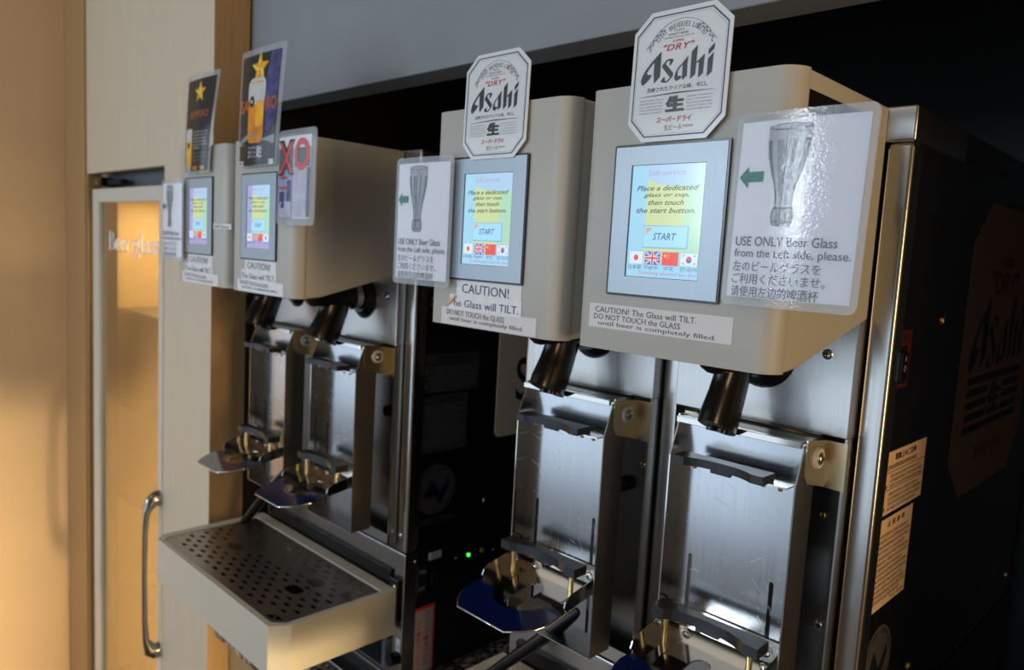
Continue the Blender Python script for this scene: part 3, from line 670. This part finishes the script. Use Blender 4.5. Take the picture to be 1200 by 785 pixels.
def dispenser_head(mc, x0, near, single_caution):
    """x0 = left edge of the head front; one moulded hood with its control panel"""
    x1 = x0 + .2145; zb, zt = -.0905, .1645
    prof = [(.0215, zt), (.206, zt), (.206, -.048), (.052, zb + .003), (.0215, zb)]
    b = MB(); b.ext(prof, lambda u, v, n: (x0 + .0008 + n, u, v), 0, .2129, 'head')
    hd = b.build('dispenser_head', mc, bevel=.003, seg=3, weld=True)
    tag(hd, 'beige moulded hood')
    # front shell with generous vertical corner radii
    r = .0205; pl = []
    for i in range(9): t_ = math.radians(180 + 90 * i / 8); pl.append((x0 + r * .55 + r * .55 * math.cos(t_), .0 + r * .55 + r * .55 * math.sin(t_)))
    for i in range(13): t_ = math.radians(270 + 90 * i / 12); pl.append((x1 - r + r * math.cos(t_), r + r * math.sin(t_)))
    pl += [(x1, .0207), (x0, .0207)]
    b = MB(); b.ext(pl, lambda u, v, n: (u, v, zb + n), 0, zt - zb, 'head', smooth=True)
    b.build('front_shell', hd, weld=True, bevel=.0012)
    # brushed control panel with black rim, window and touch screen
    px0, px1, pz0, pz1 = x0 + .0370, x0 + .1605, -.0350, .1085
    sx0, sx1, sz0, sz1 = x0 + .0585, x0 + .1383, -.0160, .0890
    b = MB()
    b.ext(rrect(px0, px1, pz0, pz1, .002, 2), FXZ(0), -.001, .0026, 'panel_rim')
    q = .0022
    for (a, c, d, e_) in ((px0 + q, sx0, pz0 + q, pz1 - q), (sx1, px1 - q, pz0 + q, pz1 - q), (sx0, sx1, pz0 + q, sz0), (sx0, sx1, sz1, pz1 - q)):
        b.rect(a, c, d, e_, FXZ(0), .0030, 'panel')
    b.build('control_panel', hd)
    b = MB(); b.box(sx0, sx1, -.0028, -.0026, sz0, sz1, 'panel_rim')
    b = screen_print(b, x0, 'scr_blue' if near else 'scr_lilac')
    # the screen sits just in front of the rim plate
    b.v = [(p[0], p[1] - .0017, p[2]) for p in b.v]
    b.box(sx0, x0 + .0600, -.0034, -.0020, sz0, sz1, 'panel_rim').box(sx0, sx1, -.0034, -.0020, .0887, sz1, 'panel_rim')
    tag(b.build('touch_screen', hd), 'lit touch screen reading Place a dedicated glass or cup, then touch the start button')
    # caution labels
    F = FXZ(0)
    if single_caution:
        b = MB(); b.rect(x0 + .0162, x0 + .1755, -.0690, -.0450, F, .0003, 'sticker')
        b.text('CAUTION! The Glass will TILT.', x0 + .0235, x0 + .1395, -.0535, -.0478, F, .0005, 'ink', mid=-.0008)
        b.text('DO NOT TOUCH the GLASS', x0 + .0225, x0 + .1230, -.0605, -.0550, F, .0005, 'ink', mid=-.0008)
        b.text('until beer is completely filled.', x0 + .0285, x0 + .1605, -.0675, -.0620, F, .0005, 'ink', mid=-.0008)
        tag(b.build('caution_label', hd), 'beige label reading CAUTION! The Glass will TILT.')
    else:
        b = MB(); b.rect(x0 + .050, x0 + .1585, -.0560, -.0352, F, .0003, 'tape'); b.text('CAUTION!', x0 + .060, x0 + .139, -.0500, -.0390, F, .0006, 'ink_navy', mid=-.001)
        tag(b.build('caution_label', hd), 'white tape label reading CAUTION!')
        b = MB(); b.rect(x0 + .038, x0 + .1600, -.0710, -.0525, F, .0005, 'tape')
        b.text('The Glass will TILT.' if not near else 'he Glass will TILT.', x0 + (.040 if not near else .0470), x0 + .1555, -.0670, -.0580, F, .0008, 'ink_navy', mid=-.0005)
        if near:      # peeling corner that has curled over the T
            b.tube([(x0 + .037, -.0018, -.0655), (x0 + .043, -.003, -.0605), (x0 + .050, -.002, -.0545)], [.0012, .0022, .0016], 'side_sticker', 8)
        tag(b.build('caution_label', hd), 'white tape label reading The Glass will TILT.')
        b = MB(); b.rect(x0 + .024, x0 + .1835, -.0895, -.0690, F, .0004, 'sticker' if near else 'tape')
        b.text('DO NOT TOUCH the GLASS', x0 + .034, x0 + .1335, -.0778, -.0712, F, .0009, 'ink_grey', mid=-.0015)
        b.text('until beer is completely filled.', x0 + .040, x0 + .1640, -.0858, -.0796, F, .0009, 'ink_grey', mid=-.001)
        tag(b.build('caution_label', hd), 'label reading DO NOT TOUCH the GLASS until beer is completely filled.')
    return hd

def tap(mc, x0):
    cx = x0 + .1135
    b = MB()
    b.cyl((cx, .204, -.095), (cx, .188, -.095), .040, .038, 'black', 30)
    b.cyl((cx, .188, -.095), (cx, .176, -.095), .036, .026, 'black', 30)
    tp = b.build('tap_collar', mc)
    b = MB(); b.cyl((cx, .18, -.092), (cx, .085, -.090), .021, .020, 'black', 24); b.cyl((cx, .172, -.092), (cx, .160, -.092), .0245, .0245, 'chrome', 24)
    b.ball((cx, .085, -.090), .0205, 'black', (1, .8, 1))
    tag(b.build('tap_body', tp), 'black barrel with a bright ring')
    b = MB()                                              # broad spout leaning forward, rounded by its bevel
    b.tube([(cx - .003, .130, -.078), (cx - .003, .130, -.104), (cx - .003, .128, -.118), (cx - .003, .120, -.138), (cx - .003, .109, -.160), (cx - .003, .105, -.169)],
           [.032, .0305, .0275, .0285, .0305, .0300], 'black', 24, sq=(.56, 1.0))
    for q in (-.012, .000): b.cyl((cx + q, .112, -.168), (cx + q, .1105, -.1745), .0062, .0058, 'black', 12)
    tag(b.build('nozzle', tp), 'black spout with two outlets')
    return tp

def arc_bar(cx, hw, y0, y1, z0, z1, dip):
    """bar with a concave front that steadies the glass"""
    n = 16; pts = []
    for i in range(n + 1):
        u = -1 + 2 * i / n; e = abs(u)
        d = 0 if e > .68 else dip * math.sqrt(max(0, 1 - (e / .68) ** 2))
        pts.append((cx + u * hw, y0 + d))
    pts += [(cx + hw, y1), (cx - hw, y1)]
    b = MB(); b.ext(pts, lambda u, v, n_: (u, v, z0 + n_), 0, z1 - z0, 'rubber')
    b.box(cx - hw * .22, cx + hw * .22, y0 + dip * .97, y0 + dip + .004, z0 - .0035, z0 + .001, 'rubber')
    return b

def cradle(mc, x0, far=False):
    """tilting glass cradle hung on two hinge brackets"""
    a, c = x0 + .046, x0 + .190; zt, zb = -.172, -.500; yp = .150; yf = .124
    b = MB()
    holed_sheet([(a, zb), (c, zb), (c, zt), (a, zt)], [rrect(x0 + .0645, x0 + .0695, -.485, -.330, .0024, 3), rrect(x0 + .1625, x0 + .1675, -.485, -.330, .0024, 3)],
                lambda u, v, n: (u, yp - n, v), .0015, 'scratched', b)
    rs = random.Random(int(x0 * 1e4) + 7)
    for i in range(34 if far else 95):                     # worn-in scratches: short strokes, mostly slanting down to the right
        u = rs.uniform(a + .012, c - .006); v = rs.uniform(-.40, -.215) if rs.random() < .85 else rs.uniform(-.47, -.4)
        L = rs.choice((.002, .003, .004, .006, .010, .016)) ; t_ = math.radians(rs.gauss(-38, 28)); w_ = rs.uniform(.00009, .00018)
        du, dv = math.cos(t_) * L / 2, math.sin(t_) * L / 2; nu, nv = -math.sin(t_) * w_, math.cos(t_) * w_
        cu = rs.gauss(0, .0006)
        if u + abs(du) > c - .002: continue
        P_ = [(u - du, v - dv), (u + cu, v + cu), (u + du, v + dv)]
        for (p, q) in ((P_[0], P_[1]), (P_[1], P_[2])):
            b.poly([(p[0] - nu, p[1] - nv), (q[0] - nu, q[1] - nv), (q[0] + nu, q[1] + nv), (p[0] + nu, p[1] + nv)], FXZ(yp - .0008), .00012, 'scratch')
    cr = b.build('cradle_plate', mc); tag(cr, 'scratched steel back plate with two slots')
    # folded rims: sides taper in above the first stop, bottom lip
    for sgn, xx in ((-1, a), (1, c)):
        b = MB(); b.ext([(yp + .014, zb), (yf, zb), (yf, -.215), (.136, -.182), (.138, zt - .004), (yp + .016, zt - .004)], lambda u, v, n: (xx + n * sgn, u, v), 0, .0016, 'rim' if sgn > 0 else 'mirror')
        b.build('side_rim', cr, bevel=.0005)
    MB().box(a, c, yf, yp + .014, zb - .0016, zb, 'steel_dark').build('bottom_lip', cr, bevel=.0004)
    b = MB(); b.box(a, c, .134, .182, zt - .002, zt, 'steel_dark').box(a, c, .131, .136, zt - .006, zt + .001, 'mirror')
    b.cyl((a, .178, zt - .003), (c, .178, zt - .003), .006, .006, 'steel_dark', 12)
    b.build('top_fold', cr, bevel=.0005)
    # upper stop
    cx = (a + c) / 2 + .001
    tag(arc_bar(cx - .004, .052, .102, .128, -.2165, -.2075, .010).build('upper_stop', cr, bevel=.0012), 'black rubber glass rest')
    b = MB(); b.box(cx - .050, cx + .066, .118, .149, -.2185, -.2170, 'mirror')
    for q in (-.040, .040, .058): b.cyl((cx + q, .122, -.2185), (cx + q, .122, -.2225), .0028, .0022, 'brass', 8)
    b.build('stop_bracket', cr)
    return cr

def glass_shelf(mc, x0):
    """foot shelf with navy enamel lip, posts and lower stop; slopes down to the front"""
    cx = x0 + .1170; sl = .155; zb = -.4175
    def F(u, v, n): return (cx + u, v, zb - sl * (.146 - v) + n)
    lipo = [(-.0670, .066), (-.0688, .0535), (-.0680, .0415), (-.0636, .0280), (-.0564, .0175), (-.0440, .0055), (.0380, .0050), (.0540, .0190), (.0640, .0320), (.0686, .0480), (.0680, .0680)]
    out = [(-.066, .146)] + lipo + [(.066, .146)]
    hole = rrect(-.0085, .0140, .045, .107, .0110, 5)
    sl1 = [rrect(-.039, -.0365, .088, .125, .0012, 2), rrect(.0495, .052, .090, .126, .0012, 2)]
    b = MB(); holed_sheet(out, [hole] + sl1, F, .0016, 'mirror', b)
    sh = b.build('glass_shelf', mc); tag(sh, 'polished steel foot shelf for the glass')
    # navy enamel area, proud of the steel, with a scalloped inner edge
    outb = lipo
    inner = [(.0566, .0718), (.0478, .0714), (.0394, .0653), (.0340, .0561), (.0207, .0452), (.0065, .0399), (-.0057, .0397), (-.0166, .0428), (-.0286, .0493), (-.0336, .0578), (-.0390, .0641), (-.0508, .0652)]
    b = MB(); b.ext(outb + inner, F, .0008, .0014, 'blue'); tag(b.build('enamel_lip', sh), 'navy blue enamel front lip')
    b = MB(); edge = lipo[1:-1]
    b.tube([F(u, v, 0) for u, v in edge], .0011, 'chrome', 8); b.build('lip_edge', sh)
    for sgn in (-1, 1):                                   # upturned side rims
        pr = [(.146, 0), (.082, 0), (.0775, .006), (.080, .013), (.088, .0175), (.146, .0205)] if sgn > 0 else [(.146, 0), (.072, 0), (.067, .006), (.070, .013), (.080, .0175), (.146, .0225)]
        b = MB(); b.ext(pr, lambda u, v, n: F(sgn * .066 + sgn * n, u, v), 0, .0014, 'mirror'); b.build('side_rim', sh, bevel=.0004)
    b = MB(); b.ext([(-.066, 0), (.066, 0), (.066, .026), (-.066, .026)], lambda u, v, n: (cx + u, .1478 - n, zb + v), 0, .0013, 'mirror'); b.build('back_rim', sh)
    for q in (-.047, .050): screw(sh, (cx + q, .1462, zb + .0115), (0, -1, 0), .0058, 'chrome')
    for q in (-.0505, .0505):
        b = MB(); p = F(q, .1085, 0); b.cyl(p, (p[0], p[1], -.3895), .0033, .0033, 'brass', 12); b.build('post', sh)
    tag(arc_bar(cx, .0635, .0965, .121, -.3915, -.3800, .0125).build('lower_stop', sh, bevel=.0014), 'black rubber glass rest')
    return sh

def bracket(mc, x0):
    xs = x0 + .193
    for sx, s in ((xs, 1), (x0 + .043, -1)):
        b = MB()
        b.ext([(.1885, -.176), (.140, -.170), (.138, -.180), (.140, -.207), (.146, -.216), (.1885, -.226)], lambda u, v, n: (sx + (n - .0015) * s, u, v), 0, .0016, 'bracket')
        b.ext([(-.0010, -.226), (.021, -.2265), (.021, -.176), (-.0010, -.176)], lambda u, v, n: (sx + u * s, .1885 - n, v), -.0006, .0010, 'bracket')
        br = b.build('hinge_bracket', mc, bevel=.0004); tag(br, 'folded steel hinge bracket')
        MB().cyl((sx, .166, -.1915), (sx + .0035 * s, .166, -.1915), .0115, .0105, 'white_part', 24).build('washer', br, bevel=.0006)
        screw(br, (sx + .0035 * s, .166, -.1915), (s, 0, 0), .0055, 'steel', 'pivot_screw')

def machine(name, label, xr, hx, brand):
    """xr = right side of the body, hx = left edges of its two heads, ux = tap units"""
    xl = xr - .506; yf = .207; zt, zm, zb = .166, -.545, -.785
    off = xr + .257
    ux = [-.737 + off, -.4975 + off]
    mc = thing(name, label, 'beer machine', ((xl + xr) / 2, .55, -.80), 'self-service beer machines')
    MB().box(xl + .003, xr - .003, yf + .02, .95, zm, zt - .005, 'black_side').build('body', mc, bevel=.001)
    MB().box(xl + .006, xr - .001, yf + .03, .95, zb, zm - .0015, 'black_low').build('lower_body', mc, bevel=.001)
    b = MB()                                              # stainless cap folded over the top
    b.box(xl, xr, yf, .385, zt - .036, zt, 'steel'); b.build('top_cap', mc, bevel=.003, seg=3)
    MB().box(xl + .001, xr - .0012, .387, .95, zt - .030, zt - .001, 'black_side').build('rear_cap', mc, bevel=.001)
    # stainless front: outer posts with rolled edge, centre post, plates and wells
    for q, (a, c) in enumerate(((xl, ux[0] + .004), (ux[0] + .2145, ux[1] + .0065), (ux[1] + .2145, xr))):
        MB().box(a, c, yf, yf + .03, zm, zt - .036, 'steel').build('front_post', mc, bevel=.005, seg=3)
    for u in ux:
        p0, p1 = u + .006, u + .2125
        MB().box(p0, p1, .189, yf + .01, -.1715, zt - .04, 'steel_face').build('front_plate', mc, bevel=.001)
        b = MB()                                          # well behind the cradle
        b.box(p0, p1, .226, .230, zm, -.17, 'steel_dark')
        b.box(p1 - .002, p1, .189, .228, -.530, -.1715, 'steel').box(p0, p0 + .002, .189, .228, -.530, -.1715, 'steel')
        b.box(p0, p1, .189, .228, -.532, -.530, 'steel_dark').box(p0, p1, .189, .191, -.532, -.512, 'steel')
        w_ = b.build('recessed_well', mc); tag(w_, 'dark recessed steel well behind the cradle')
        MB().tube([(p0 + .15, .226, -.30), (p0 + .15, .215, -.30)], .010, 'black', 14).build('bump_stop', w_)
        screw(w_, (p1 - .022, .226, -.392), (0, -1, 0), .005); screw(w_, (p1 - .030, .226, -.268), (0, -1, 0), .004, 'brass')
        screw(mc, (u + .184, .189, -.0865), (0, -1, 0), .0058)
        tap(mc, u); cradle(mc, u); glass_shelf(mc, u); bracket(mc, u)
    b = MB(); b.tube([(xl + .175, .158, -.462), (xl + .145, .150, -.494), (xl + .090, .143, -.550), (xl + .029, .138, -.610)], [.011, .012, .011, .009], 'black', 12, sq=(.8, 1.1))
    tag(b.build('drain_arm', mc), 'black arm reaching down to the tray')
    # lower front
    MB().box(xl, xr, yf, yf + .03, zb, zm - .001, 'steel').build('lower_front', mc, bevel=.0015)
    MB().box(xl + .02, xr - .033, .201, .209, -.715, -.5825, 'black_side').build('splash_plate', mc, bevel=.001)
    b = MB(); b.box(xl + .12, xr - .036, .198, .2075, -.772, -.712, 'vent_grey')
    vt = b.build('vent_grille', mc)
    for i in range(11): MB().box(xl + .13, xr - .046, .1955, .199, -.768 + i * .005, -.7655 + i * .005, 'hole').build('slat', vt)
    MB().box(xl - .004, xr + .003, .150, .95, -.7995, -.7865, 'steel').build('base_plate', mc, bevel=.001)
    tb = MB().box(xr - .030, xr - .004, .196, .2075, -.672, -.592, 'black').build('tray_bracket', mc, bevel=.002)
    screw(tb, (xr - .013, .196, -.606), (0, -1, 0), .0042, 'brass'); screw(tb, (xr - .013, .196, -.658), (0, -1, 0), .0042, 'brass')
    screw(mc, (xr - .016, yf, -.5135), (0, -1, 0), .0055); 
    MB().cyl((xr - .010, yf, -.742), (xr - .010, .188, -.742), .012, .010, 'black', 14).build('knob', mc)
    b = MB(); b.rect(xr - .016, xr - .004, -.735, -.706, FXZ(yf), .0006, 'tape'); b.text('水抜き', xr - .014, xr - .006, -.727, -.716, FXZ(yf), .0009, 'ink'); b.build('tag', mc)
    # drip tray
    tx0, tx1 = xr - .508, xr - .008; ty0, ty1 = -.040, .198; tz0, tz1 = -.694, -.6095; ch = .019
    op = [(tx0, ty1), (tx0, ty0 + ch), (tx0 + ch, ty0), (tx1 - ch, ty0), (tx1, ty0 + ch * 1.6), (tx1, ty1)]
    g0, g1, h0, h1 = tx0 + .020, tx1 - .013, ty0 + .012, .172
    ip = [(g0, h1), (g0, h0 + .012), (g0 + .012, h0), (g1 - .018, h0), (g1 - .001, h0 + .016), (g1, h1)]
    b = MB(); holed_sheet(op, [ip], lambda u, v, n: (u, v, tz1 - .002 + n), .004, 'tray', b)
    k = len(op)
    for i in range(k):
        p, q = op[i], op[(i + 1) % k]
        b.add([(p[0], p[1], tz0), (q[0], q[1], tz0), (q[0], q[1], tz1 - .004), (p[0], p[1], tz1 - .004)], [(0, 1, 2, 3)], 'tray')
    for i in range(k):
        p, q = ip[i], ip[(i + 1) % k]
        b.add([(p[0], p[1], tz0 + .003), (q[0], q[1], tz0 + .003), (q[0], q[1], tz1 - .004), (p[0], p[1], tz1 - .004)], [(0, 1, 2, 3)], 'tray')
    b.poly(op, FTOP(tz0), 0, 'tray'); b.poly(ip, FTOP(tz0), .003, 'hole')
    dt = b.build('drip_tray', mc, weld=True, bevel=.0015); tag(dt, 'beige plastic drip tray')
    holes = []
    ov = [(tx0 + .143, .066), (tx0 + .143, .109), (tx0 + .384, .060), (tx0 + .384, .103), (tx0 + .470, .121)]
    for j in range(12):
        for i in range(14):
            sx = g0 + .020 + i * .0352 + (j % 2) * .0176; sy = h0 + .020 + j * .0150
            if sx > g1 - .016 or sy > h1 - .008 or (i == 0 and j == 0): continue
            if any(abs(sx - o[0]) < .034 and abs(sy - o[1]) < .020 for o in ov): continue
            if sx > g1 - .060 and j == 0: continue
            holes.append(rrect(sx - .0085, sx + .0085, sy - .0036, sy + .0036, .0034, 2))
    for o in ov: holes.append(rrect(o[0] - .021, o[0] + .021, o[1] - .0125, o[1] + .0125, .012, 5))
    holes.append([(g1 - .052, h0 + .006), (g1 - .026, h0 + .006), (g1 - .039, h0 + .019)]); holes.append([(g1 - .024, h0 + .008), (g1 - .014, h0 + .020), (g1 - .036, h0 + .020)])
    gp = [(g0 + .0008, h1 - .0008), (g0 + .0008, h0 + .0125), (g0 + .0125, h0 + .0008), (g1 - .0185, h0 + .0008), (g1 - .0018, h0 + .0165), (g1 - .0008, h1 - .0008)]
    b = MB(); holed_sheet(gp, holes, FTOP(tz1 - .0025), .0012, 'grate', b); tag(b.build('drip_grate', dt), 'perforated steel grate')
    # heads
    for i, x0 in enumerate(hx):
        h_ = dispenser_head(mc, x0, brand == 'near', brand == 'near' and i == 1)
        if brand == 'near' and i == 1:
            G_ = FR(x0 + .2138); d = MB(); d.rect(.022, .150, .070, .1480, G_, .0004, 'panel_rim')
            d.text('8.5℃', .060, .100, .126, .138, G_, .0006, 'ink_pale'); tag(d.build('flank_label', h_), 'black label on the side of the hood')
    # small writing on the far side of the right hood
    # ---- right flank: labels, screws, switch, emblem
    F = FR(xr - .003)
    for (y_, z_) in ((.223, .114), (.376, -.050), (.223, -.175), (.228, -.388), (.400, -.483), (.92, -.507)):
        screw(mc, (xr - .003, y_, z_), (1, 0, 0), .0055, 'brass')
    screw(mc, (xr - .001, .232, -.5335 - .03), (1, 0, 0), .0045, 'brass')
    b = MB(); lm = 'side_sticker' if brand == 'near' else 'side_sticker_shaded'
    def lines(y0_, y1_, z1_, n_, dz, h_, m_='ink_grey', seed=0):
        rr = random.Random(seed); src = '注意事項本機械清掃時必電源切行下取扱説明書読危険感電恐分解改造絶対禁止炭酸樽交換専用洗浄水使用毎日'
        for i in range(n_):
            s_ = ''.join(rr.choice(src) for _ in range(22)); e_ = y1_ - (0 if i % 3 else rr.random() * .02)
            b.text(s_, y0_, e_, z1_ - i * dz - h_, z1_ - i * dz, F, .0007, m_, res=1)
    b.rect(.2225, .366, -.2570, -.1870, F, .0004, lm)
    b.text('取扱上のご注意', .262, .330, -.1985, -.1910, F, .0007, 'ink', bold=.02)
    for z in (-.2105, -.2300): b.rect(.2225, .366, z, z + .0008, F, .0007, 'ink_grey')
    lines(.232, .356, -.2020, 1, .006, .0055, 'ink')
    lines(.252, .360, -.2130, 3, .0055, .0042, seed=1); lines(.252, .360, -.2330, 4, .0056, .0044, seed=2)
    for z in (-.222, -.247):
        b.poly([(.229, z), (.246, z), (.2375, z + .0085)], F, .0007, 'star' if brand == 'near' else 'ink_grey'); b.rect(.236, .239, z + .0015, z + .006, F, .0009, 'ink'); b.text('注意', .230, .245, z - .006, z - .001, F, .0007, 'ink')
    tag(b.build('instruction_label', mc), 'tan handling label with warning triangles' if brand == 'near' else 'handling label with its shade in the colour')
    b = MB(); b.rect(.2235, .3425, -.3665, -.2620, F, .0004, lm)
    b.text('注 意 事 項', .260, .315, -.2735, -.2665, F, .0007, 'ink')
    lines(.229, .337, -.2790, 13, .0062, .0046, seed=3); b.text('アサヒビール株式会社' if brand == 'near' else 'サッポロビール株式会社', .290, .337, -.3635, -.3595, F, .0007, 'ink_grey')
    tag(b.build('instruction_label', mc), 'tan label headed with caution items' if brand == 'near' else 'label of caution items with its shade in the colour')
    # round maker's emblem: ring with a mountain and bolt shape
    b = MB(); ec, ez, er = .273, -.437, .047
    ro = ell(ec, ez, er, er, 40); ri = ell(ec, ez, er * .74, er * .74, 40); ink_ = 'emblem'
    b.add([F(p[0], p[1], .0004) for p in ro] + [F(p[0], p[1], .0004) for p in ri], [(i, (i + 1) % 40, 40 + (i + 1) % 40, 40 + i) for i in range(40)], ink_)
    b.poly([(ec - .031, ez - .014), (ec - .008, ez + .020), (ec + .004, ez + .000), (ec + .010, ez - .006), (ec + .030, ez + .018), (ec + .033, ez + .006), (ec + .012, ez - .031), (ec - .002, ez - .010), (ec - .010, ez - .016)], F, .0005, 'emblem_dark')
    b.poly(ell(ec, ez, er * .74, er * .74, 40), F, .0003, ink_)
    b.arc_text('NITTOKU COMPANY', ec, ez, er * .80, 165, 15, .006, F, .0006, 'emblem_dark'); b.arc_text('MADE IN JAPAN', ec, ez, er * .80, 200, 340, .006, F, .0006, 'emblem_dark')
    tag(b.build('maker_emblem', mc), 'round maker emblem ring')
    b = MB(); b.rect(.236, .324, -.5035, -.4885, F, .0004, 'emblem_dark'); b.text('MODEL NST-100S', .242, .318, -.5010, -.4915, F, .0006, 'emblem'); b.build('model_plate', mc)
    # lower flank: breaker, lamps, red notice
    F2 = FR(xr - .001)
    b = MB(); b.rect(.262, .292, -.5700, -.5560, F2, .0004, 'tape'); b.text('漏電', .266, .288, -.5620, -.5575, F2, .0006, 'ink'); b.text('遮断器', .266, .288, -.5680, -.5632, F2, .0006, 'ink'); b.build('breaker_label', mc)
    b = MB(); b.box(xr - .002, xr + .002, .236, .258, -.628, -.574, 'emblem_dark'); b.text('ON', .240, .254, -.590, -.583, FR(xr + .002), .0003, 'ink_pale'); b.text('OFF', .240, .254, -.622, -.616, FR(xr + .002), .0003, 'ink_pale')
    b.box(xr - .002, xr + .0015, .262, .290, -.630, -.578, 'black'); b.box(xr, xr + .004, .268, .284, -.618, -.592, 'rubber'); b.build('breaker', mc, bevel=.0006)
    b = MB(); b.rect(.345, .412, -.628, -.568, F2, .0003, 'emblem_dark2')
    lp = b.build('lamp_panel', mc)
    MB().cyl((xr - .001, .361, -.5835), (xr + .002, .361, -.5835), .0036, .003, 'led_green', 14).build('green_lamp', lp)
    MB().cyl((xr - .001, .397, -.5830), (xr + .002, .397, -.5830), .0055, .0048, 'yellow_dim', 14).build('yellow_lamp', lp)
    screw(mc, (xr - .001, .330, -.582), (1, 0, 0), .003); screw(mc, (xr - .001, .43, -.590), (1, 0, 0), .003)
    b = MB(); b.rect(.2285, .2830, -.786, -.6560, F2, .0004, 'red_label'); b.rect(.2335, .2790, -.786, -.6625, F2, .0006, 'pinkpaper')
    for i, s_ in enumerate('フィルター清掃中は'): b.text(s_, .2585, .2700, -.677 - i * .0118, -.668 - i * .0118, F2, .0008, 'red_label', bold=.01)
    for i, s_ in enumerate('必ず電源切って下さ'): b.text(s_, .2395, .2510, -.689 - i * .0118, -.680 - i * .0118, F2, .0008, 'red_label', bold=.01)
    tag(b.build('filter_notice', mc), 'white notice with red border and red vertical writing')
    # rocker switch in a red bordered label
    b = MB(); b.rect(.212, .272, -.1190, -.0570, F, .0004, 'decal_red'); b.rect(.220, .262, -.1140, -.0740, F, .0006, 'black_side')
    for i in range(4): b.text('電源操作'[i], .222 + i * .011, .230 + i * .011, -.0700, -.0610, F, .0006, 'hole')
    b.box(xr - .003, xr + .003, .232, .250, -.1100, -.0800, 'black'); b.text('O', .238, .244, -.1000, -.0930, FR(xr + .003), .0003, 'ink_pale'); b.text('I', .2405, .2425, -.0890, -.0840, FR(xr + .003), .0003, 'ink_pale')
    tag(b.build('power_switch', mc), 'black rocker switch in a maroon surround')
    # perforated vents low on the flank
    b = MB()
    for j in range(10):
        for i in range(22):
            y_ = .60 + i * .015; z_ = -.575 + j * .013
            if z_ > -.60 + (y_ - .50) * .55: continue
            b.cyl((xr - .0034, y_, z_), (xr - .0022, y_, z_), .0035, .0035, 'vent_dot', 6, False)
    if brand == 'near': tag(b.build('side_vent', mc), 'rows of vent perforations', kind='stuff')
    # brand decal on both flanks
    def decal_oct(Fm, off_u, sg):
        d = MB(); G_ = lambda u, v, n: Fm(off_u + sg * u * .001 * 3.9, -.098 + v * .001 * 3.36, n)
        d.poly(OCT, G_, .0004, 'oct_side')
        for pl in LOGO: d.poly([(p[0], p[1] * 1.05 - 1) for p in pl], G_, .0006, 'decal_navy')
        d.text('SUPER', -12, 8, 34, 39, G_, .0006, 'decal_red', bold=.02); d.text('"DRY"', -22, 18, 23, 33, G_, .0006, 'decal_red', bold=.02)
        for i in range(5):
            z = -12.5 - i * 5
            if i in (0, 4): d.rect(-38, 38, z, z + 3, G_, .0006, 'decal_navy')
            else: d.rect(-38, -11, z, z + 3, G_, .0006, 'decal_navy'); d.rect(11, 38, z, z + 3, G_, .0006, 'decal_navy')
        d.text('生', -9, 9, -27.5, -14, G_, .0006, 'decal_navy', bold=.05)
        d.text('スーパードライ', -20, 20, -46, -39, G_, .0006, 'decal_red', bold=.03)
        return tag(d.build('brand_decal', mc), 'brown octagonal brewery decal')
    if brand == 'near':
        decal_oct(FR(xr - .003), .665, 1); decal_oct(FL(xl + .003), -.62, 1)
    else:
        d = MB(); d.ext(rrect(.417, .90, -.360, .10, .012), FR(xr - .003), 0, .0015, 'board_cream')
        d.text('SAPPORO', .468, .86, -.292, -.205, FR(xr - .003), .0018, 'ink', bold=.01, res=4); tag(d.build('brand_board', mc), 'cream board lettered with the brewery name')
    return mc
M['side_sticker_shaded'] = mat('shaded_sticker', (.045, .045, .045), .5)  # far side labels: shade between the machines put into the colour
M['emblem'] = mat('emblem_grey', (.060, .058, .060), .5); M['emblem_dark'] = mat('emblem_navy', (.006, .008, .022), .4)
M['emblem_dark2'] = mat('lamp_window', (.010, .010, .012), .2); M['vent_dot'] = mat('vent_dot', (.035, .033, .030), .5)
machine('beer_dispenser', 'near stainless beer machine under the two white octagonal cards, cut off at the right', -.257, (-.737, -.4975), 'near')
machine('beer_dispenser', 'far stainless beer machine with black posters and its whole beige drip tray in view', -1.030, (-1.5255, -1.2885), 'far')

# small clear tape label joining the two far hoods
t = MB(); t.rect(-1.372, -1.290, .0140, .0235, FXZ(-.0012), 0, 'tape'); t.text('START Button', -1.366, -1.300, .0155, .0215, FXZ(-.0012), .0004, 'ink_grey')
t = t.build('paper_strip', origin=(-1.33, 0, .018)); tag(t, 'thin white printed strip between the two far dispenser heads', 'label')
